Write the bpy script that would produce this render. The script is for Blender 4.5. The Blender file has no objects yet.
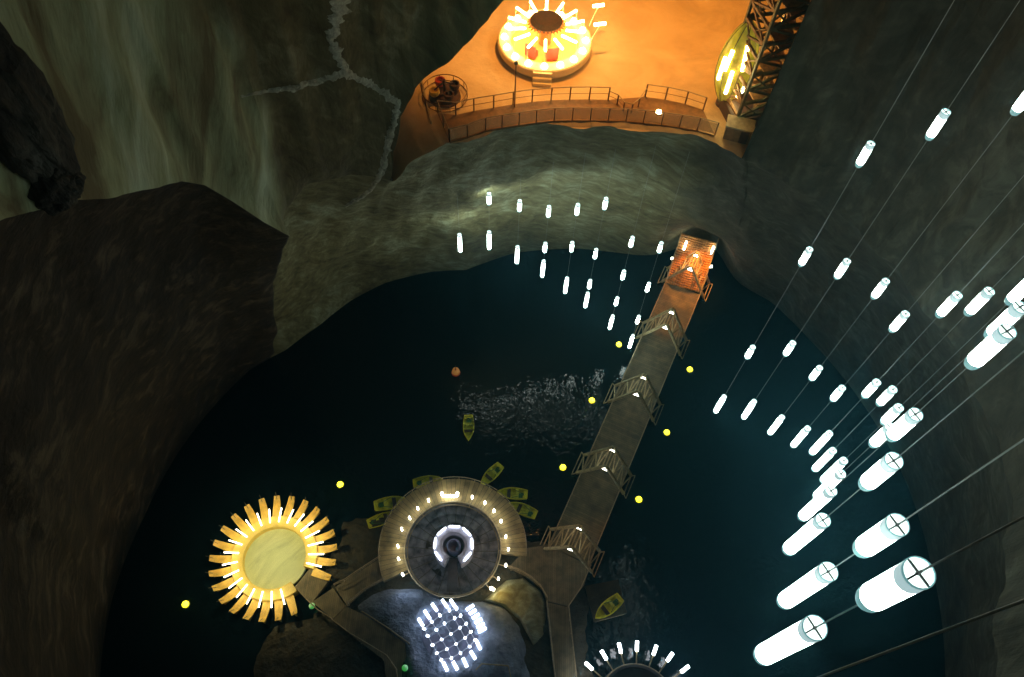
import bpy, math, random
import numpy as np
from mathutils import Vector, Matrix, noise
random.seed(7)
PI = math.pi
S = bpy.context.scene
COL = S.collection

# ------------------------------------------------------------------ camera
F, CX, CY, H = 781.0, 512.0, 338.5, 85.0
_d = np.array([490 - CX, -(800 - CY), -F]); _d /= np.linalg.norm(_d)
_up = -_d
_f = np.array([0, 0, -1.0]); _Y = _f - _up * _f.dot(_up); _Y /= np.linalg.norm(_Y)
_X = np.cross(_Y, _up)
M = np.array([_X, _Y, _up])
cd = bpy.data.cameras.new('camera'); cam = bpy.data.objects.new('camera', cd); COL.objects.link(cam)
cd.sensor_width = 36.0; cd.lens = F / 1024 * 36.0; cd.clip_end = 500
mw = Matrix.Identity(4)
for i in range(3):
    for j in range(3): mw[i][j] = M[i][j]
mw[2][3] = H
cam.matrix_world = mw
S.camera = cam

def ray(px, py): return M @ np.array([px - CX, -(py - CY), -F])
def at(px, py, z=0.0):
    r = ray(px, py); t = (z - H) / r[2]
    return Vector((r[0] * t, r[1] * t, z))
def cot(px, py):
    r = ray(px, py); return -r[2] / math.hypot(r[0], r[1])
def az(px, py):
    r = ray(px, py); return math.atan2(r[0], r[1])

# ------------------------------------------------------------------ node materials
MATS = {}
def new_mat(name):
    m = bpy.data.materials.new(name); m.use_nodes = True
    nt = m.node_tree; b = nt.nodes['Principled BSDF']
    MATS[name] = m
    return m, nt, b
def plain(name, col, rough=0.6, metal=0.0, var=0.25, scale=3.0, emit=None, strength=0, alpha=None, trans=0.0):
    """surface with a little procedural wear"""
    m, nt, b = new_mat(name)
    N, L = nt.nodes, nt.links
    tc = N.new('ShaderNodeTexCoord'); nz = N.new('ShaderNodeTexNoise'); nz.inputs['Scale'].default_value = scale
    nz.inputs['Detail'].default_value = 4
    L.new(tc.outputs['Object'], nz.inputs['Vector'])
    r = N.new('ShaderNodeValToRGB')
    r.color_ramp.elements[0].position = .3; r.color_ramp.elements[1].position = .7
    r.color_ramp.elements[0].color = (*[c * (1 - var) for c in col], 1)
    r.color_ramp.elements[1].color = (*[min(1, c * (1 + var)) for c in col], 1)
    L.new(nz.outputs['Fac'], r.inputs['Fac']); L.new(r.outputs['Color'], b.inputs['Base Color'])
    b.inputs['Roughness'].default_value = rough; b.inputs['Metallic'].default_value = metal
    if emit:
        b.inputs['Emission Color'].default_value = (*emit, 1); b.inputs['Emission Strength'].default_value = strength
    if alpha is not None: b.inputs['Alpha'].default_value = alpha
    b.inputs['Transmission Weight'].default_value = trans
    return m
def glow(name, col, strength):
    m, nt, b = new_mat(name)
    b.inputs['Base Color'].default_value = (.8, .8, .8, 1)
    b.inputs['Emission Color'].default_value = (*col, 1); b.inputs['Emission Strength'].default_value = strength
    return m
def planks(name, c1, c2, width=0.16, rot=0.0, rough=0.75, radial=None):
    """boards: parallel, or radiating about a centre given in object space"""
    m, nt, b = new_mat(name); N, L = nt.nodes, nt.links
    tc = N.new('ShaderNodeTexCoord')
    sep = N.new('ShaderNodeSeparateXYZ')
    if radial is None:
        mp = N.new('ShaderNodeMapping'); mp.inputs['Rotation'].default_value = (0, 0, rot)
        L.new(tc.outputs['Object'], mp.inputs['Vector']); L.new(mp.outputs['Vector'], sep.inputs[0])
        val = sep.outputs['X']; mul = 1 / width
    else:
        L.new(tc.outputs['Object'], sep.inputs[0])
        a = N.new('ShaderNodeMath'); a.operation = 'ARCTAN2'
        L.new(sep.outputs['Y'], a.inputs[0]); L.new(sep.outputs['X'], a.inputs[1])
        val = a.outputs[0]; mul = radial / (2 * PI)
    k = N.new('ShaderNodeMath'); k.operation = 'MULTIPLY'; k.inputs[1].default_value = mul; L.new(val, k.inputs[0])
    fl = N.new('ShaderNodeMath'); fl.operation = 'FLOOR'; L.new(k.outputs[0], fl.inputs[0])
    fr = N.new('ShaderNodeMath'); fr.operation = 'FRACT'; L.new(k.outputs[0], fr.inputs[0])
    wn = N.new('ShaderNodeTexWhiteNoise'); wn.noise_dimensions = '1D'; L.new(fl.outputs[0], wn.inputs['W'])
    mx = N.new('ShaderNodeMix'); mx.data_type = 'RGBA'
    mx.inputs['A'].default_value = (*c1, 1); mx.inputs['B'].default_value = (*c2, 1)
    L.new(wn.outputs['Value'], mx.inputs['Factor'])
    gt = N.new('ShaderNodeMath'); gt.operation = 'GREATER_THAN'; gt.inputs[1].default_value = .1; L.new(fr.outputs[0], gt.inputs[0])
    nz = N.new('ShaderNodeTexNoise'); nz.inputs['Scale'].default_value = .9; nz.inputs['Detail'].default_value = 6
    L.new(tc.outputs['Object'], nz.inputs['Vector'])
    mr = N.new('ShaderNodeMapRange'); mr.inputs['To Min'].default_value = .55; mr.inputs['To Max'].default_value = 1.35
    mr.inputs['From Min'].default_value = .3; mr.inputs['From Max'].default_value = .7
    L.new(nz.outputs['Fac'], mr.inputs['Value'])
    g2 = N.new('ShaderNodeMapRange'); g2.inputs['To Min'].default_value = .35; L.new(gt.outputs[0], g2.inputs['Value'])
    mm = N.new('ShaderNodeMath'); mm.operation = 'MULTIPLY'; L.new(mr.outputs[0], mm.inputs[0]); L.new(g2.outputs[0], mm.inputs[1])
    vm = N.new('ShaderNodeVectorMath'); vm.operation = 'SCALE'
    L.new(mx.outputs['Result'], vm.inputs[0]); L.new(mm.outputs[0], vm.inputs['Scale'])
    L.new(vm.outputs[0], b.inputs['Base Color'])
    b.inputs['Roughness'].default_value = rough
    return m
def rock_nodes(nt, dark, mid, pale, stretch=(1, 1, .12), scale=.22, tilt=(0, 0, 0), scratch=0.0, srot=(0, 0, 0), sscale=1.3, bump=.6, p=(.3, .52, .72), big=.35):
    N, L = nt.nodes, nt.links
    tc = N.new('ShaderNodeTexCoord')
    mp = N.new('ShaderNodeMapping'); mp.inputs['Rotation'].default_value = tilt
    mq = N.new('ShaderNodeMapping'); mq.inputs['Scale'].default_value = stretch
    L.new(tc.outputs['Object'], mp.inputs['Vector']); L.new(mp.outputs[0], mq.inputs['Vector'])
    def tex(vec, sc, det, rough, dist):
        n = N.new('ShaderNodeTexNoise'); n.inputs['Scale'].default_value = sc; n.inputs['Detail'].default_value = det
        n.inputs['Roughness'].default_value = rough; n.inputs['Distortion'].default_value = dist
        L.new(vec, n.inputs['Vector']); return n.outputs['Fac']
    def mix(a, c, f):
        x = N.new('ShaderNodeMix'); x.data_type = 'FLOAT'; x.inputs['Factor'].default_value = f
        L.new(a, x.inputs['A']); L.new(c, x.inputs['B']); return x.outputs['Result']
    fac = mix(tex(mq.outputs[0], scale, 9, .62, .9), tex(tc.outputs['Object'], .09, 5, .5, .4), big)
    hgt = tex(mq.outputs[0], 1.6, 8, .6, 0)
    if scratch:
        m1 = N.new('ShaderNodeMapping'); m1.inputs['Rotation'].default_value = srot
        m2 = N.new('ShaderNodeMapping'); m2.inputs['Scale'].default_value = (1, 1, .07)
        L.new(tc.outputs['Object'], m1.inputs['Vector']); L.new(m1.outputs[0], m2.inputs['Vector'])
        sc = tex(m2.outputs[0], sscale, 6, .6, .5)
        fac = mix(fac, sc, scratch); hgt = mix(hgt, sc, .5)
    r = N.new('ShaderNodeValToRGB'); e = r.color_ramp.elements
    e[0].position = p[0]; e[0].color = (*dark, 1); e[1].position = p[2]; e[1].color = (*pale, 1)
    x = e.new(p[1]); x.color = (*mid, 1)
    L.new(fac, r.inputs['Fac'])
    return r.outputs['Color'], hgt, tc
def rock_out(nt, b, col, hgt, bump):
    N, L = nt.nodes, nt.links
    L.new(col, b.inputs['Base Color'])
    bp = N.new('ShaderNodeBump'); bp.inputs['Strength'].default_value = bump; bp.inputs['Distance'].default_value = .5
    L.new(hgt, bp.inputs['Height']); L.new(bp.outputs[0], b.inputs['Normal'])
    b.inputs['Roughness'].default_value = .8
def rock(name, *a, **k):
    m, nt, b = new_mat(name); c, h, _ = rock_nodes(nt, *a, **k); rock_out(nt, b, c, h, k.get('bump', .6)); return m
def rock_pair(name, A, B, ang, width, bump=.6, wander=.5):
    """two beds of rock that meet raggedly at a bearing round the chamber axis (A below the angle, B above)"""
    m, nt, b = new_mat(name); N, L = nt.nodes, nt.links
    c1, h1, tc = rock_nodes(nt, *A[0], **A[1]); c2, h2, _ = rock_nodes(nt, *B[0], **B[1])
    sp = N.new('ShaderNodeSeparateXYZ'); L.new(tc.outputs['Object'], sp.inputs[0])
    sx = N.new('ShaderNodeMath'); sx.operation = 'SUBTRACT'; sx.inputs[1].default_value = 3.0; L.new(sp.outputs['X'], sx.inputs[0])
    sy = N.new('ShaderNodeMath'); sy.operation = 'SUBTRACT'; sy.inputs[1].default_value = 20.0; L.new(sp.outputs['Y'], sy.inputs[0])
    at_ = N.new('ShaderNodeMath'); at_.operation = 'ARCTAN2'; L.new(sy.outputs[0], at_.inputs[0]); L.new(sx.outputs[0], at_.inputs[1])
    nz = N.new('ShaderNodeTexNoise'); nz.inputs['Scale'].default_value = .16; nz.inputs['Detail'].default_value = 8; L.new(tc.outputs['Object'], nz.inputs['Vector'])
    ml = N.new('ShaderNodeMath'); ml.operation = 'MULTIPLY_ADD'; ml.inputs[1].default_value = wander; L.new(nz.outputs['Fac'], ml.inputs[0]); L.new(at_.outputs[0], ml.inputs[2])
    mr = N.new('ShaderNodeMapRange'); mr.interpolation_type = 'SMOOTHSTEP'
    mr.inputs['From Min'].default_value = ang + wander / 2 - width; mr.inputs['From Max'].default_value = ang + wander / 2 + width
    L.new(ml.outputs[0], mr.inputs['Value'])
    mx = N.new('ShaderNodeMix'); mx.data_type = 'RGBA'; L.new(mr.outputs[0], mx.inputs['Factor']); L.new(c1, mx.inputs['A']); L.new(c2, mx.inputs['B'])
    mh = N.new('ShaderNodeMix'); mh.data_type = 'FLOAT'; L.new(mr.outputs[0], mh.inputs['Factor']); L.new(h1, mh.inputs['A']); L.new(h2, mh.inputs['B'])
    rock_out(nt, b, mx.outputs['Result'], mh.outputs['Result'], bump)
PALE = (((.17, .14, .065), (.38, .42, .235), (.62, .72, .52)), dict(stretch=(1, 1, .12), tilt=(.3, -.22, 0), scale=.3, p=(.40, .50, .61), scratch=.15, srot=(.2, -.1, 0), sscale=.8))
OLIVE = (((.065, .046, .015), (.135, .112, .047), (.30, .30, .19)), dict(stretch=(1, 1, .3), scale=.3, p=(.38, .52, .70), scratch=.4, srot=(.3, .7, 0), sscale=1.2))
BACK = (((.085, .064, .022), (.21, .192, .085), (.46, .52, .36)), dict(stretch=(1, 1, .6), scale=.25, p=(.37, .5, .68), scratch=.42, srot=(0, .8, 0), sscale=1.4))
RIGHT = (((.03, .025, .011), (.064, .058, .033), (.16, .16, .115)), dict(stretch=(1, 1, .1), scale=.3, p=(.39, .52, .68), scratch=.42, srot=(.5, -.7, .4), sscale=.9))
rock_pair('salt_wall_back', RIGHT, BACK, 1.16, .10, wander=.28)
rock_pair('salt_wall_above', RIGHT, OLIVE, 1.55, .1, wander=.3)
rock('salt_wall_right', *RIGHT[0], **RIGHT[1])
rock('salt_wall_mound', *BACK[0], **BACK[1])
rock('rock_brown_shaded', (.011, .006, .002), (.028, .017, .006), (.115, .092, .058), stretch=(1, 1, .35), tilt=(.5, .3, 0), scale=.3, bump=.8, p=(.43, .52, .62), scratch=.5, srot=(.75, .2, 0), sscale=.8)  # brown rock, its tone darkened further for the shade on the overhang
rock('rock_dark', (.015, .015, .012), (.035, .035, .026), (.14, .14, .115), stretch=(1, 1, .5), scale=.6, bump=1, p=(.42, .54, .70))
rock('salt_vein', (.12, .11, .07), (.42, .42, .32), (.68, .70, .56), scale=1.8, stretch=(1, 1, 1), p=(.35, .5, .65))
rock('island_ground', (.02, .017, .009), (.05, .042, .022), (.12, .105, .065), stretch=(1, 1, 1), scale=.5, bump=1, p=(.36, .52, .72))
rock('salt_ground', (.09, .10, .13), (.19, .23, .33), (.38, .44, .60), stretch=(1, 1, 1), scale=.45, bump=1, p=(.36, .5, .68))
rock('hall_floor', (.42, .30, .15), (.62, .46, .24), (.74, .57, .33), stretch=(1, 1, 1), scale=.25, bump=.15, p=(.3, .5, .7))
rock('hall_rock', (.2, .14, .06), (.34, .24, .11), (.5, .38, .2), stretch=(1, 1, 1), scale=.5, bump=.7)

LW = (.80, 1.0, .93)
glow('lamp_white', LW, 18)
glow('lamp_top', LW, 2.0)
plain('frosted_glass', (.4, .6, .6), .3, var=.1, emit=(.32, .7, .72), strength=.4)
plain('collar_glass', (.8, .9, .92), .3, var=.1, emit=(.62, .88, .92), strength=.62)
plain('bracket_dark', (.03, .035, .035), .5)
plain('cable_steel', (.34, .38, .37), .5)
plain('wood_gold', (.78, .50, .08), .55, var=.22, scale=1.5)
plain('wood_yellow', (.75, .56, .12), .5, var=.12, scale=1.2)
rock('disc_floor', (.26, .30, .15), (.56, .62, .34), (.72, .76, .44), stretch=(1, .25, 1), tilt=(0, 0, .6), scale=.5, bump=.1, p=(.3, .45, .62))
glow('tube_warm', (1, .93, .70), 6)
glow('tube_dome', (.70, .84, 1.0), 6.5)
glow('strip_white', (.78, .88, 1.0), 10)
plain('bar_blue', (.45, .47, .56), .5, var=.1)
plain('slab_blue', (.10, .10, .16), .6, var=.5, scale=1.2)
glow('tube_cold', (.82, .92, 1.0), 16)
glow('tube_carousel', (1, .74, .30), 26)
glow('lamp_small', (.95, .98, .82), 14)
glow('float_yellow', (1, .9, .02), 5)
glow('green_light', (.03, .5, .06), .5)
planks('deck_boards', (.15, .122, .066), (.2, .162, .088), .2)
planks('bridge_boards', (.12, .098, .048), (.165, .132, .066), .25, rot=0)
planks('ring_boards', (.27, .2, .09), (.38, .29, .13), radial=90)
planks('stair_boards', (.5, .22, .06), (.62, .3, .09), .3, rot=PI/2)
plain('timber', (.42, .35, .19), .7, var=.3)
plain('rail_wood', (.36, .29, .17), .6)
plain('pit_dark', (.19, .2, .235), .6, var=.8, scale=1.1)
plain('drum_white', (.5, .5, .6), .5, var=.1)
plain('drum_inner', (.12, .12, .2), .4, var=.2)
plain('boat_yellow', (.92, .86, .05), .4, var=.15)
plain('boat_inner', (.82, .82, .07), .55, var=.3)
plain('boat_green', (.06, .2, .06), .6)
plain('boat_dark', (.07, .05, .02), .7)
plain('steel_dark', (.10, .10, .06), .45, .5, var=.4)
plain('steel_rust', (.3, .17, .07), .55, .3, var=.4)
plain('rail_metal', (.2, .11, .04), .4, .5)
plain('panel_glass', (.6, .36, .14), .25, alpha=.32)
plain('carousel_cream', (.8, .66, .36), .45, var=.08)
plain('carousel_cap', (.06, .03, .012), .7, var=.3, scale=4)
plain('carousel_fringe', (.62, .22, .05), .5)
plain('seat_red', (.5, .05, .03), .5)
plain('ride_dark', (.07, .03, .02), .5)
plain('ride_yellow', (.7, .45, .06), .5)
plain('pod_shell', (.5, .5, .06), .25, var=.2, alpha=.72, emit=(.6, .48, .03), strength=.3)
plain('slab_grey', (.09, .085, .09), .7, var=.3, scale=1)
plain('buoy_red', (.4, .04, .02), .5, emit=(1, .1, .02), strength=.05)
plain('buoy_orange', (.6, .3, .08), .5, emit=(1, .45, .1), strength=.15)
plain('walk_orange', (.22, .12, .045), .6, var=.25)

def water():
    m, nt, b = new_mat('lake_water'); N, L = nt.nodes, nt.links
    b.inputs['Base Color'].default_value = (.002, .006, .008, 1)
    b.inputs['Roughness'].default_value = .04; b.inputs['IOR'].default_value = 1.33
    tc = N.new('ShaderNodeTexCoord')
    n = N.new('ShaderNodeTexNoise'); n.inputs['Scale'].default_value = 1.1; n.inputs['Detail'].default_value = 3
    L.new(tc.outputs['Object'], n.inputs['Vector'])
    bp = N.new('ShaderNodeBump'); bp.inputs['Strength'].default_value = .5; bp.inputs['Distance'].default_value = .14
    L.new(n.outputs['Fac'], bp.inputs['Height']); L.new(bp.outputs[0], b.inputs['Normal'])
water()

# ------------------------------------------------------------------ mesh builder
class MB:
    def __init__(s): s.v = []; s.f = []
    def add(s, vs, fs):
        o = len(s.v); s.v += [tuple(p) for p in vs]; s.f += [tuple(i + o for i in f) for f in fs]; return s
    def box(s, c, size, rz=0.0, rot=None):
        R = rot if rot else Matrix.Rotation(rz, 3, 'Z')
        c = Vector(c); h = [x / 2 for x in size]
        vs = [c + R @ Vector((sx * h[0], sy * h[1], sz * h[2])) for sx in (-1, 1) for sy in (-1, 1) for sz in (-1, 1)]
        return s.add(vs, [(0, 1, 3, 2), (4, 6, 7, 5), (0, 4, 5, 1), (2, 3, 7, 6), (0, 2, 6, 4), (1, 5, 7, 3)])
    def bar(s, a, b, w, h, up=(0, 0, 1)):
        a, b = Vector(a), Vector(b); d = b - a; L = d.length
        if L < 1e-6: return s
        x = d / L; y = Vector(up).cross(x)
        if y.length < 1e-4: y = Vector((0, 1, 0)).cross(x)
        y.normalize(); z = x.cross(y)
        R = Matrix((x, y, z)).transposed()
        return s.box((a + b) / 2, (L, w, h), rot=R)
    def tube(s, a, b, r0, r1=None, n=8, caps=True):
        r1 = r0 if r1 is None else r1
        a, b = Vector(a), Vector(b); x = (b - a).normalized()
        y = x.orthogonal().normalized(); z = x.cross(y)
        vs = []
        for p, r in ((a, r0), (b, r1)):
            for k in range(n):
                t = 2 * PI * k / n; vs.append(p + (y * math.cos(t) + z * math.sin(t)) * r)
        fs = [(k, (k + 1) % n, n + (k + 1) % n, n + k) for k in range(n)]
        if caps: fs += [tuple(range(n - 1, -1, -1)), tuple(range(n, 2 * n))]
        return s.add(vs, fs)
    def path(s, pts, r, n=6):
        for a, b in zip(pts, pts[1:]): s.tube(a, b, r, r, n)
        return s
    def lathe(s, prof, n=24, c=(0, 0, 0), a0=0.0, a1=2 * PI, close=None):
        """prof: (radius, z) list"""
        full = abs(a1 - a0 - 2 * PI) < 1e-6
        m = n if full else n + 1
        vs = []
        for r, z in prof:
            for k in range(m):
                t = a0 + (a1 - a0) * k / n
                vs.append((c[0] + r * math.cos(t), c[1] + r * math.sin(t), c[2] + z))
        fs = []
        for i in range(len(prof) - 1):
            for k in range(n):
                k2 = (k + 1) % m
                fs.append((i * m + k, i * m + k2, (i + 1) * m + k2, (i + 1) * m + k))
        if not full and close:
            fs.append(tuple(i * m for i in range(len(prof)))); fs.append(tuple(i * m + n for i in range(len(prof) - 1, -1, -1)))
        return s.add(vs, fs)
    def prism(s, poly, z0, z1):
        n = len(poly)
        vs = [(p[0], p[1], z0) for p in poly] + [(p[0], p[1], z1) for p in poly]
        fs = [(k, (k + 1) % n, n + (k + 1) % n, n + k) for k in range(n)]
        fs += [tuple(range(n - 1, -1, -1)), tuple(range(n, 2 * n))]
        return s.add(vs, fs)
    def build(s, name, mat, parent=None, loc=None, smooth=False):
        me = bpy.data.meshes.new(name); me.from_pydata([tuple(p) for p in s.v], [], s.f)
        import bmesh
        bm = bmesh.new(); bm.from_mesh(me); bmesh.ops.recalc_face_normals(bm, faces=bm.faces); bm.to_mesh(me); bm.free()
        me.materials.append(MATS[mat])
        if smooth:
            for p in me.polygons: p.use_smooth = True
        o = bpy.data.objects.new(name, me); COL.objects.link(o)
        if parent: o.parent = parent
        if loc is not None: o.location = loc
        return o
def thing(name, label, cat, loc=(0, 0, 0), rz=0.0, group=None):
    o = bpy.data.objects.new(name, None); COL.objects.link(o); o.empty_display_size = .3
    o.location = loc; o.rotation_euler = (0, 0, rz); o['label'] = label; o['category'] = cat
    if group: o['group'] = group
    return o
def tag(o, label, cat, group=None):
    o['label'] = label; o['category'] = cat
    if group: o['group'] = group
    return o
def struct(o, label=None, cat=None):
    o['kind'] = 'structure'
    if label: o['label'] = label
    if cat: o['category'] = cat
    return o
def dup(root, loc, rz, label, group=None):
    r = root.copy(); COL.objects.link(r); r.location = loc; r.rotation_euler = (0, 0, rz); r['label'] = label
    if group: r['group'] = group
    for ch in list(root.children):
        c = ch.copy(); COL.objects.link(c); c.parent = r
        for g in list(ch.children):
            d = g.copy(); COL.objects.link(d); d.parent = c
    return r
def fbm(x, y, z, o=5): return noise.fractal(Vector((x, y, z)), 1.0, 2.0, o)
def sm(a, b, x):
    t = max(0, min(1, (x - a) / (b - a))); return t * t * (3 - 2 * t)

# ------------------------------------------------------------------ the chamber
AX, AY = 3.0, 20.0                       # axis of the bell-shaped chamber
ZF = 42.0                                # floor of the hall that opens into it
def th_of(p): return math.atan2(p[1] - AY, p[0] - AX)
def pinterp(tab, th):
    n = len(tab)
    for i in range(n):
        a = tab[i]; b = tab[(i + 1) % n]
        t0, t1 = a[0], b[0]
        if t1 < t0: t1 += 2 * PI
        t = th
        if t < t0: t += 2 * PI
        if t0 <= t <= t1 and t1 > t0:
            u = (t - t0) / (t1 - t0); return a[1] + (b[1] - a[1]) * u
    return tab[0][1]
lake_px = [(100,677),(104,640),(112,600),(125,560),(145,515),(180,450),(215,405),(250,370),(286,350),(320,325),(352,300),(385,283),(430,272),(466,270),(491,260.6),
           (515,253),(547,249.6),(576,248.4),(601,250.8),(637,255.7),(667,261),(712,273),(740,286),(770,301),(810,340),(860,400),(905,480),(930,560),(945,677)]
tab0 = []
for p in lake_px:
    w = at(*p); tab0.append((th_of(w), math.hypot(w[0] - AX, w[1] - AY)))
for t in (-2.6, -2.2, -1.8, -1.4, -1.0, -.6): tab0.append((t, 44.0))
tab0.sort()
TB = th_of(at(694, 266, 1.0))            # where the bridge lands
RU = 26.0                                # radius of the shaft above
def raycyl(px, py, r=RU):
    d = ray(px, py); dx, dy = d[0], d[1]; ox, oy = -AX, -AY
    a = dx * dx + dy * dy; b = 2 * (ox * dx + oy * dy); c = ox * ox + oy * oy - r * r
    t = (-b + math.sqrt(b * b - 4 * a * c)) / (2 * a)
    p = (dx * t, dy * t, H + d[2] * t)
    return th_of(p), p[2]
rock_pair('salt_wall_pale', OLIVE, PALE, raycyl(248, 110)[0], .05, wander=.22)
# the edge where the dark overhang starts, at the foot of the pale shaft wall
crease = [raycyl(*p) for p in ((-140,190),(-60,222),(0,222),(40,212),(75,201),(110,199),(140,194),(165,187),(185,183),(210,188),(235,203),(262,221),(286,233))]
# rim of the hall floor: (theta, radius, z)
rim = []
for p, z in (((393,181), 37.0),((405,165),39.5),((422,154),41.2),((440,147.5),ZF),((467,142),ZF),((485,136),ZF),((520,130),ZF),((554,126),ZF),((590,125.5),ZF),((626,127),ZF),((661,131),ZF),((697,136.5),ZF),((718,142),ZF),((742,157),ZF)):
    w = at(*p, z); rim.append((th_of(w), math.hypot(w[0] - AX, w[1] - AY), z))
rim.sort()
TR, TL = rim[0][0], rim[-1][0]
TA = crease[-1][0]                       # arris between dark overhang and lit back wall
ztab = sorted([(t, z) for t, z in crease] + [(TA - .12, 40.0), (TL + .06, 38.0)] + [(t, z) for t, r, z in rim] + [(TR - .3, 42.0), (-1.4, 42.0), (0.2, 42.0), (-2.0, 60.0), (-2.5, 78.0), (crease[0][0] - .06 if False else crease[0][0] + .05, max(crease[0][1] + 3, 70))])
ztab = sorted([(math.atan2(math.sin(t), math.cos(t)), z) for t, z in ztab])
rtab = sorted([(math.atan2(math.sin(t), math.cos(t)), r) for t, r in [(t, r) for t, r, z in rim] + [(TL + .15, RU), (TR - .15, RU), (0, RU), (-1.5, RU), (-2.5, RU), (3.0, RU)]])
def dth(a, b): return math.atan2(math.sin(a - b), math.cos(a - b))
def rad(th, z):
    th = math.atan2(math.sin(th), math.cos(th))
    r0, z1, r1 = pinterp(tab0, th), pinterp(ztab, th), pinterp(rtab, th)
    if z <= z1:
        u = max(0, z) / z1; r = r1 + (r0 - r1) * (1 - u) ** .82
        if z < 0: r = r0
    else:
        k = sm(0, 10, z - z1); r = r1 + (RU - r1) * k
    x, y = math.cos(th), math.sin(th)
    env = sm(0, 5, z)
    low = 1 - sm(z1 - 2, z1 + 2, z)
    # back wall set back from the dark overhang
    d = dth(TA, th)                      # >0: towards the back wall
    r += low * env * (1.6 * sm(-.004, .02, d) * (1 - sm(.2, .45, d)))
    r -= low * env * .9 * sm(.16, 0, -d) * (1 if d < 0 else 0)
    r += env * (.9 * fbm(x * 3.2, y * 3.2, z * .05, 4) + .35 * fbm(x * 11, y * 11, z * .16, 4))
    # vertical flutes of the cut salt face, only high up
    r += .35 * sm(0, 6, z - z1) * fbm(x * 16, y * 16, z * .015, 3)
    # alcove in the far wall where the bridge lands
    r += 4.5 * math.exp(-(dth(th, TB) / .085) ** 2) * (1 - sm(6, 17, z))
    return r
def wpt(th, z, dr=0.0):
    r = rad(th, z) + dr; return Vector((AX + r * math.cos(th), AY + r * math.sin(th), z))
def hit(px, py):
    d = ray(px, py); d = d / np.linalg.norm(d); t = 3.0
    while t < 180:
        p = (d[0] * t, d[1] * t, H + d[2] * t)
        if math.hypot(p[0] - AX, p[1] - AY) > rad(th_of(p), p[2]): break
        t += .15
    return Vector(p)
def lin(tab, x):
    if x <= tab[0][0]: return tab[0][1]
    for a, b in zip(tab, tab[1:]):
        if a[0] <= x <= b[0]: return a[1] + (b[1] - a[1]) * (x - a[0]) / max(1e-9, b[0] - a[0])
    return tab[-1][1]
def hz(px, py): p = hit(px, py); return th_of(p), p.z
topl = [hz(*p) for p in ((391,176),(393,150),(400,116),(415,88),(440,66),(465,45),(488,20),(505,-2))]
topr = [hz(*p) for p in ((743,156),(752,135),(765,108),(785,62),(797,32),(813,-4))]
topl_s = sorted(topl); topr_s = sorted(topr)
ext = [(t, rad(t, z), z) for t, z in topr_s if t < TR - 1e-3]
rim = sorted(ext + rim); TR0 = TR; TR = rim[0][0]
def z_rim(th): return lin([(t, z) for t, r, z in rim], th)
zlow = z_rim
def z_top(th):
    a = lin(topl_s, th) if th > topl_s[0][0] else 1e9
    b = 1e9
    return max(z_rim(th) + .02, min(a, b, 60.0))
NC = 540
ths = [2 * PI * k / NC - PI for k in range(NC)]
ths += [TL, TR, TA - 1e-4, TA + .012] + [t for t, _ in topl] + [t for t, _ in topr] + [t for t, _ in crease] + [t for t, _, _ in rim]
ths = sorted(set(round(math.atan2(math.sin(t), math.cos(t)), 5) for t in ths))
TOPZ = 100.0
def zsplit(th):
    if TR <= th <= TL: return z_rim(th)
    z = pinterp(ztab, th)
    if TR - .35 < th < TR: z += (z_rim(TR) - z) * sm(TR - .35, TR, th)
    return z
def col_low(th):
    z1 = zsplit(th)
    return [wpt(th, -1.0)] + [wpt(th, z1 * (k / 44)) for k in range(45)]
def col_up(th):
    z1 = z_top(th) if TR <= th <= TL else zsplit(th)
    return [wpt(th, z1 + (TOPZ - z1) * (k / 56)) for k in range(57)]
lows, ups = [col_low(t) for t in ths], [col_up(t) for t in ths]
def wall(name, mat, cols, idx, label):
    mb = MB(); vs = []; fs = []; n = len(cols[0])
    for i in idx: vs += cols[i % len(cols)]
    for a in range(len(idx) - 1):
        for k in range(n - 1): fs.append((a * n + k, (a + 1) * n + k, (a + 1) * n + k + 1, a * n + k + 1))
    mb.add(vs, fs); o = mb.build(name, mat, smooth=True); struct(o, label)
    return o
ci = lambda t: min(range(len(ths)), key=lambda i: abs(ths[i] - t))
n = len(ths); iA = ci(TA - 1e-4); iTL = ci(TL); iTR = ci(TR); iR = ci(-.45); iF = ci(-2.3); iV = ci(raycyl(262, 120)[0])
seq = lambda a, b: list(range(a, b + 1)) if b >= a else list(range(a, n)) + list(range(n, n + b + 1))
wall('wall_left_lower', 'rock_brown_shaded', lows, seq(iA, n + iF) if iF < iA else seq(iA, iF), 'dark brown overhanging rock wall at lower left')
wall('wall_left_upper', 'salt_wall_pale', ups, seq(iV, n + iF), 'pale streaked salt wall at upper left')
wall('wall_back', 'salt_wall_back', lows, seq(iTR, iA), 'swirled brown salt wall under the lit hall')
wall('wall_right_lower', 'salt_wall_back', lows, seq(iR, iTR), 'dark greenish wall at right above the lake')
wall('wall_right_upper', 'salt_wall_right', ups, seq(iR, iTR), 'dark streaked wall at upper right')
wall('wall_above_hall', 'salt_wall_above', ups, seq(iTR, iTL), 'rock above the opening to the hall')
wall('wall_left_olive', 'salt_wall_pale', ups, seq(iTL, iV), 'olive brown rock wall left of the hall opening')
wall('wall_front_lower', 'rock_brown_shaded', lows, seq(iF, iR), 'rock wall behind the viewpoint, low')
wall('wall_front_upper', 'salt_wall_right', ups, seq(iF, iR), 'rock wall behind the viewpoint, high')
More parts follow.
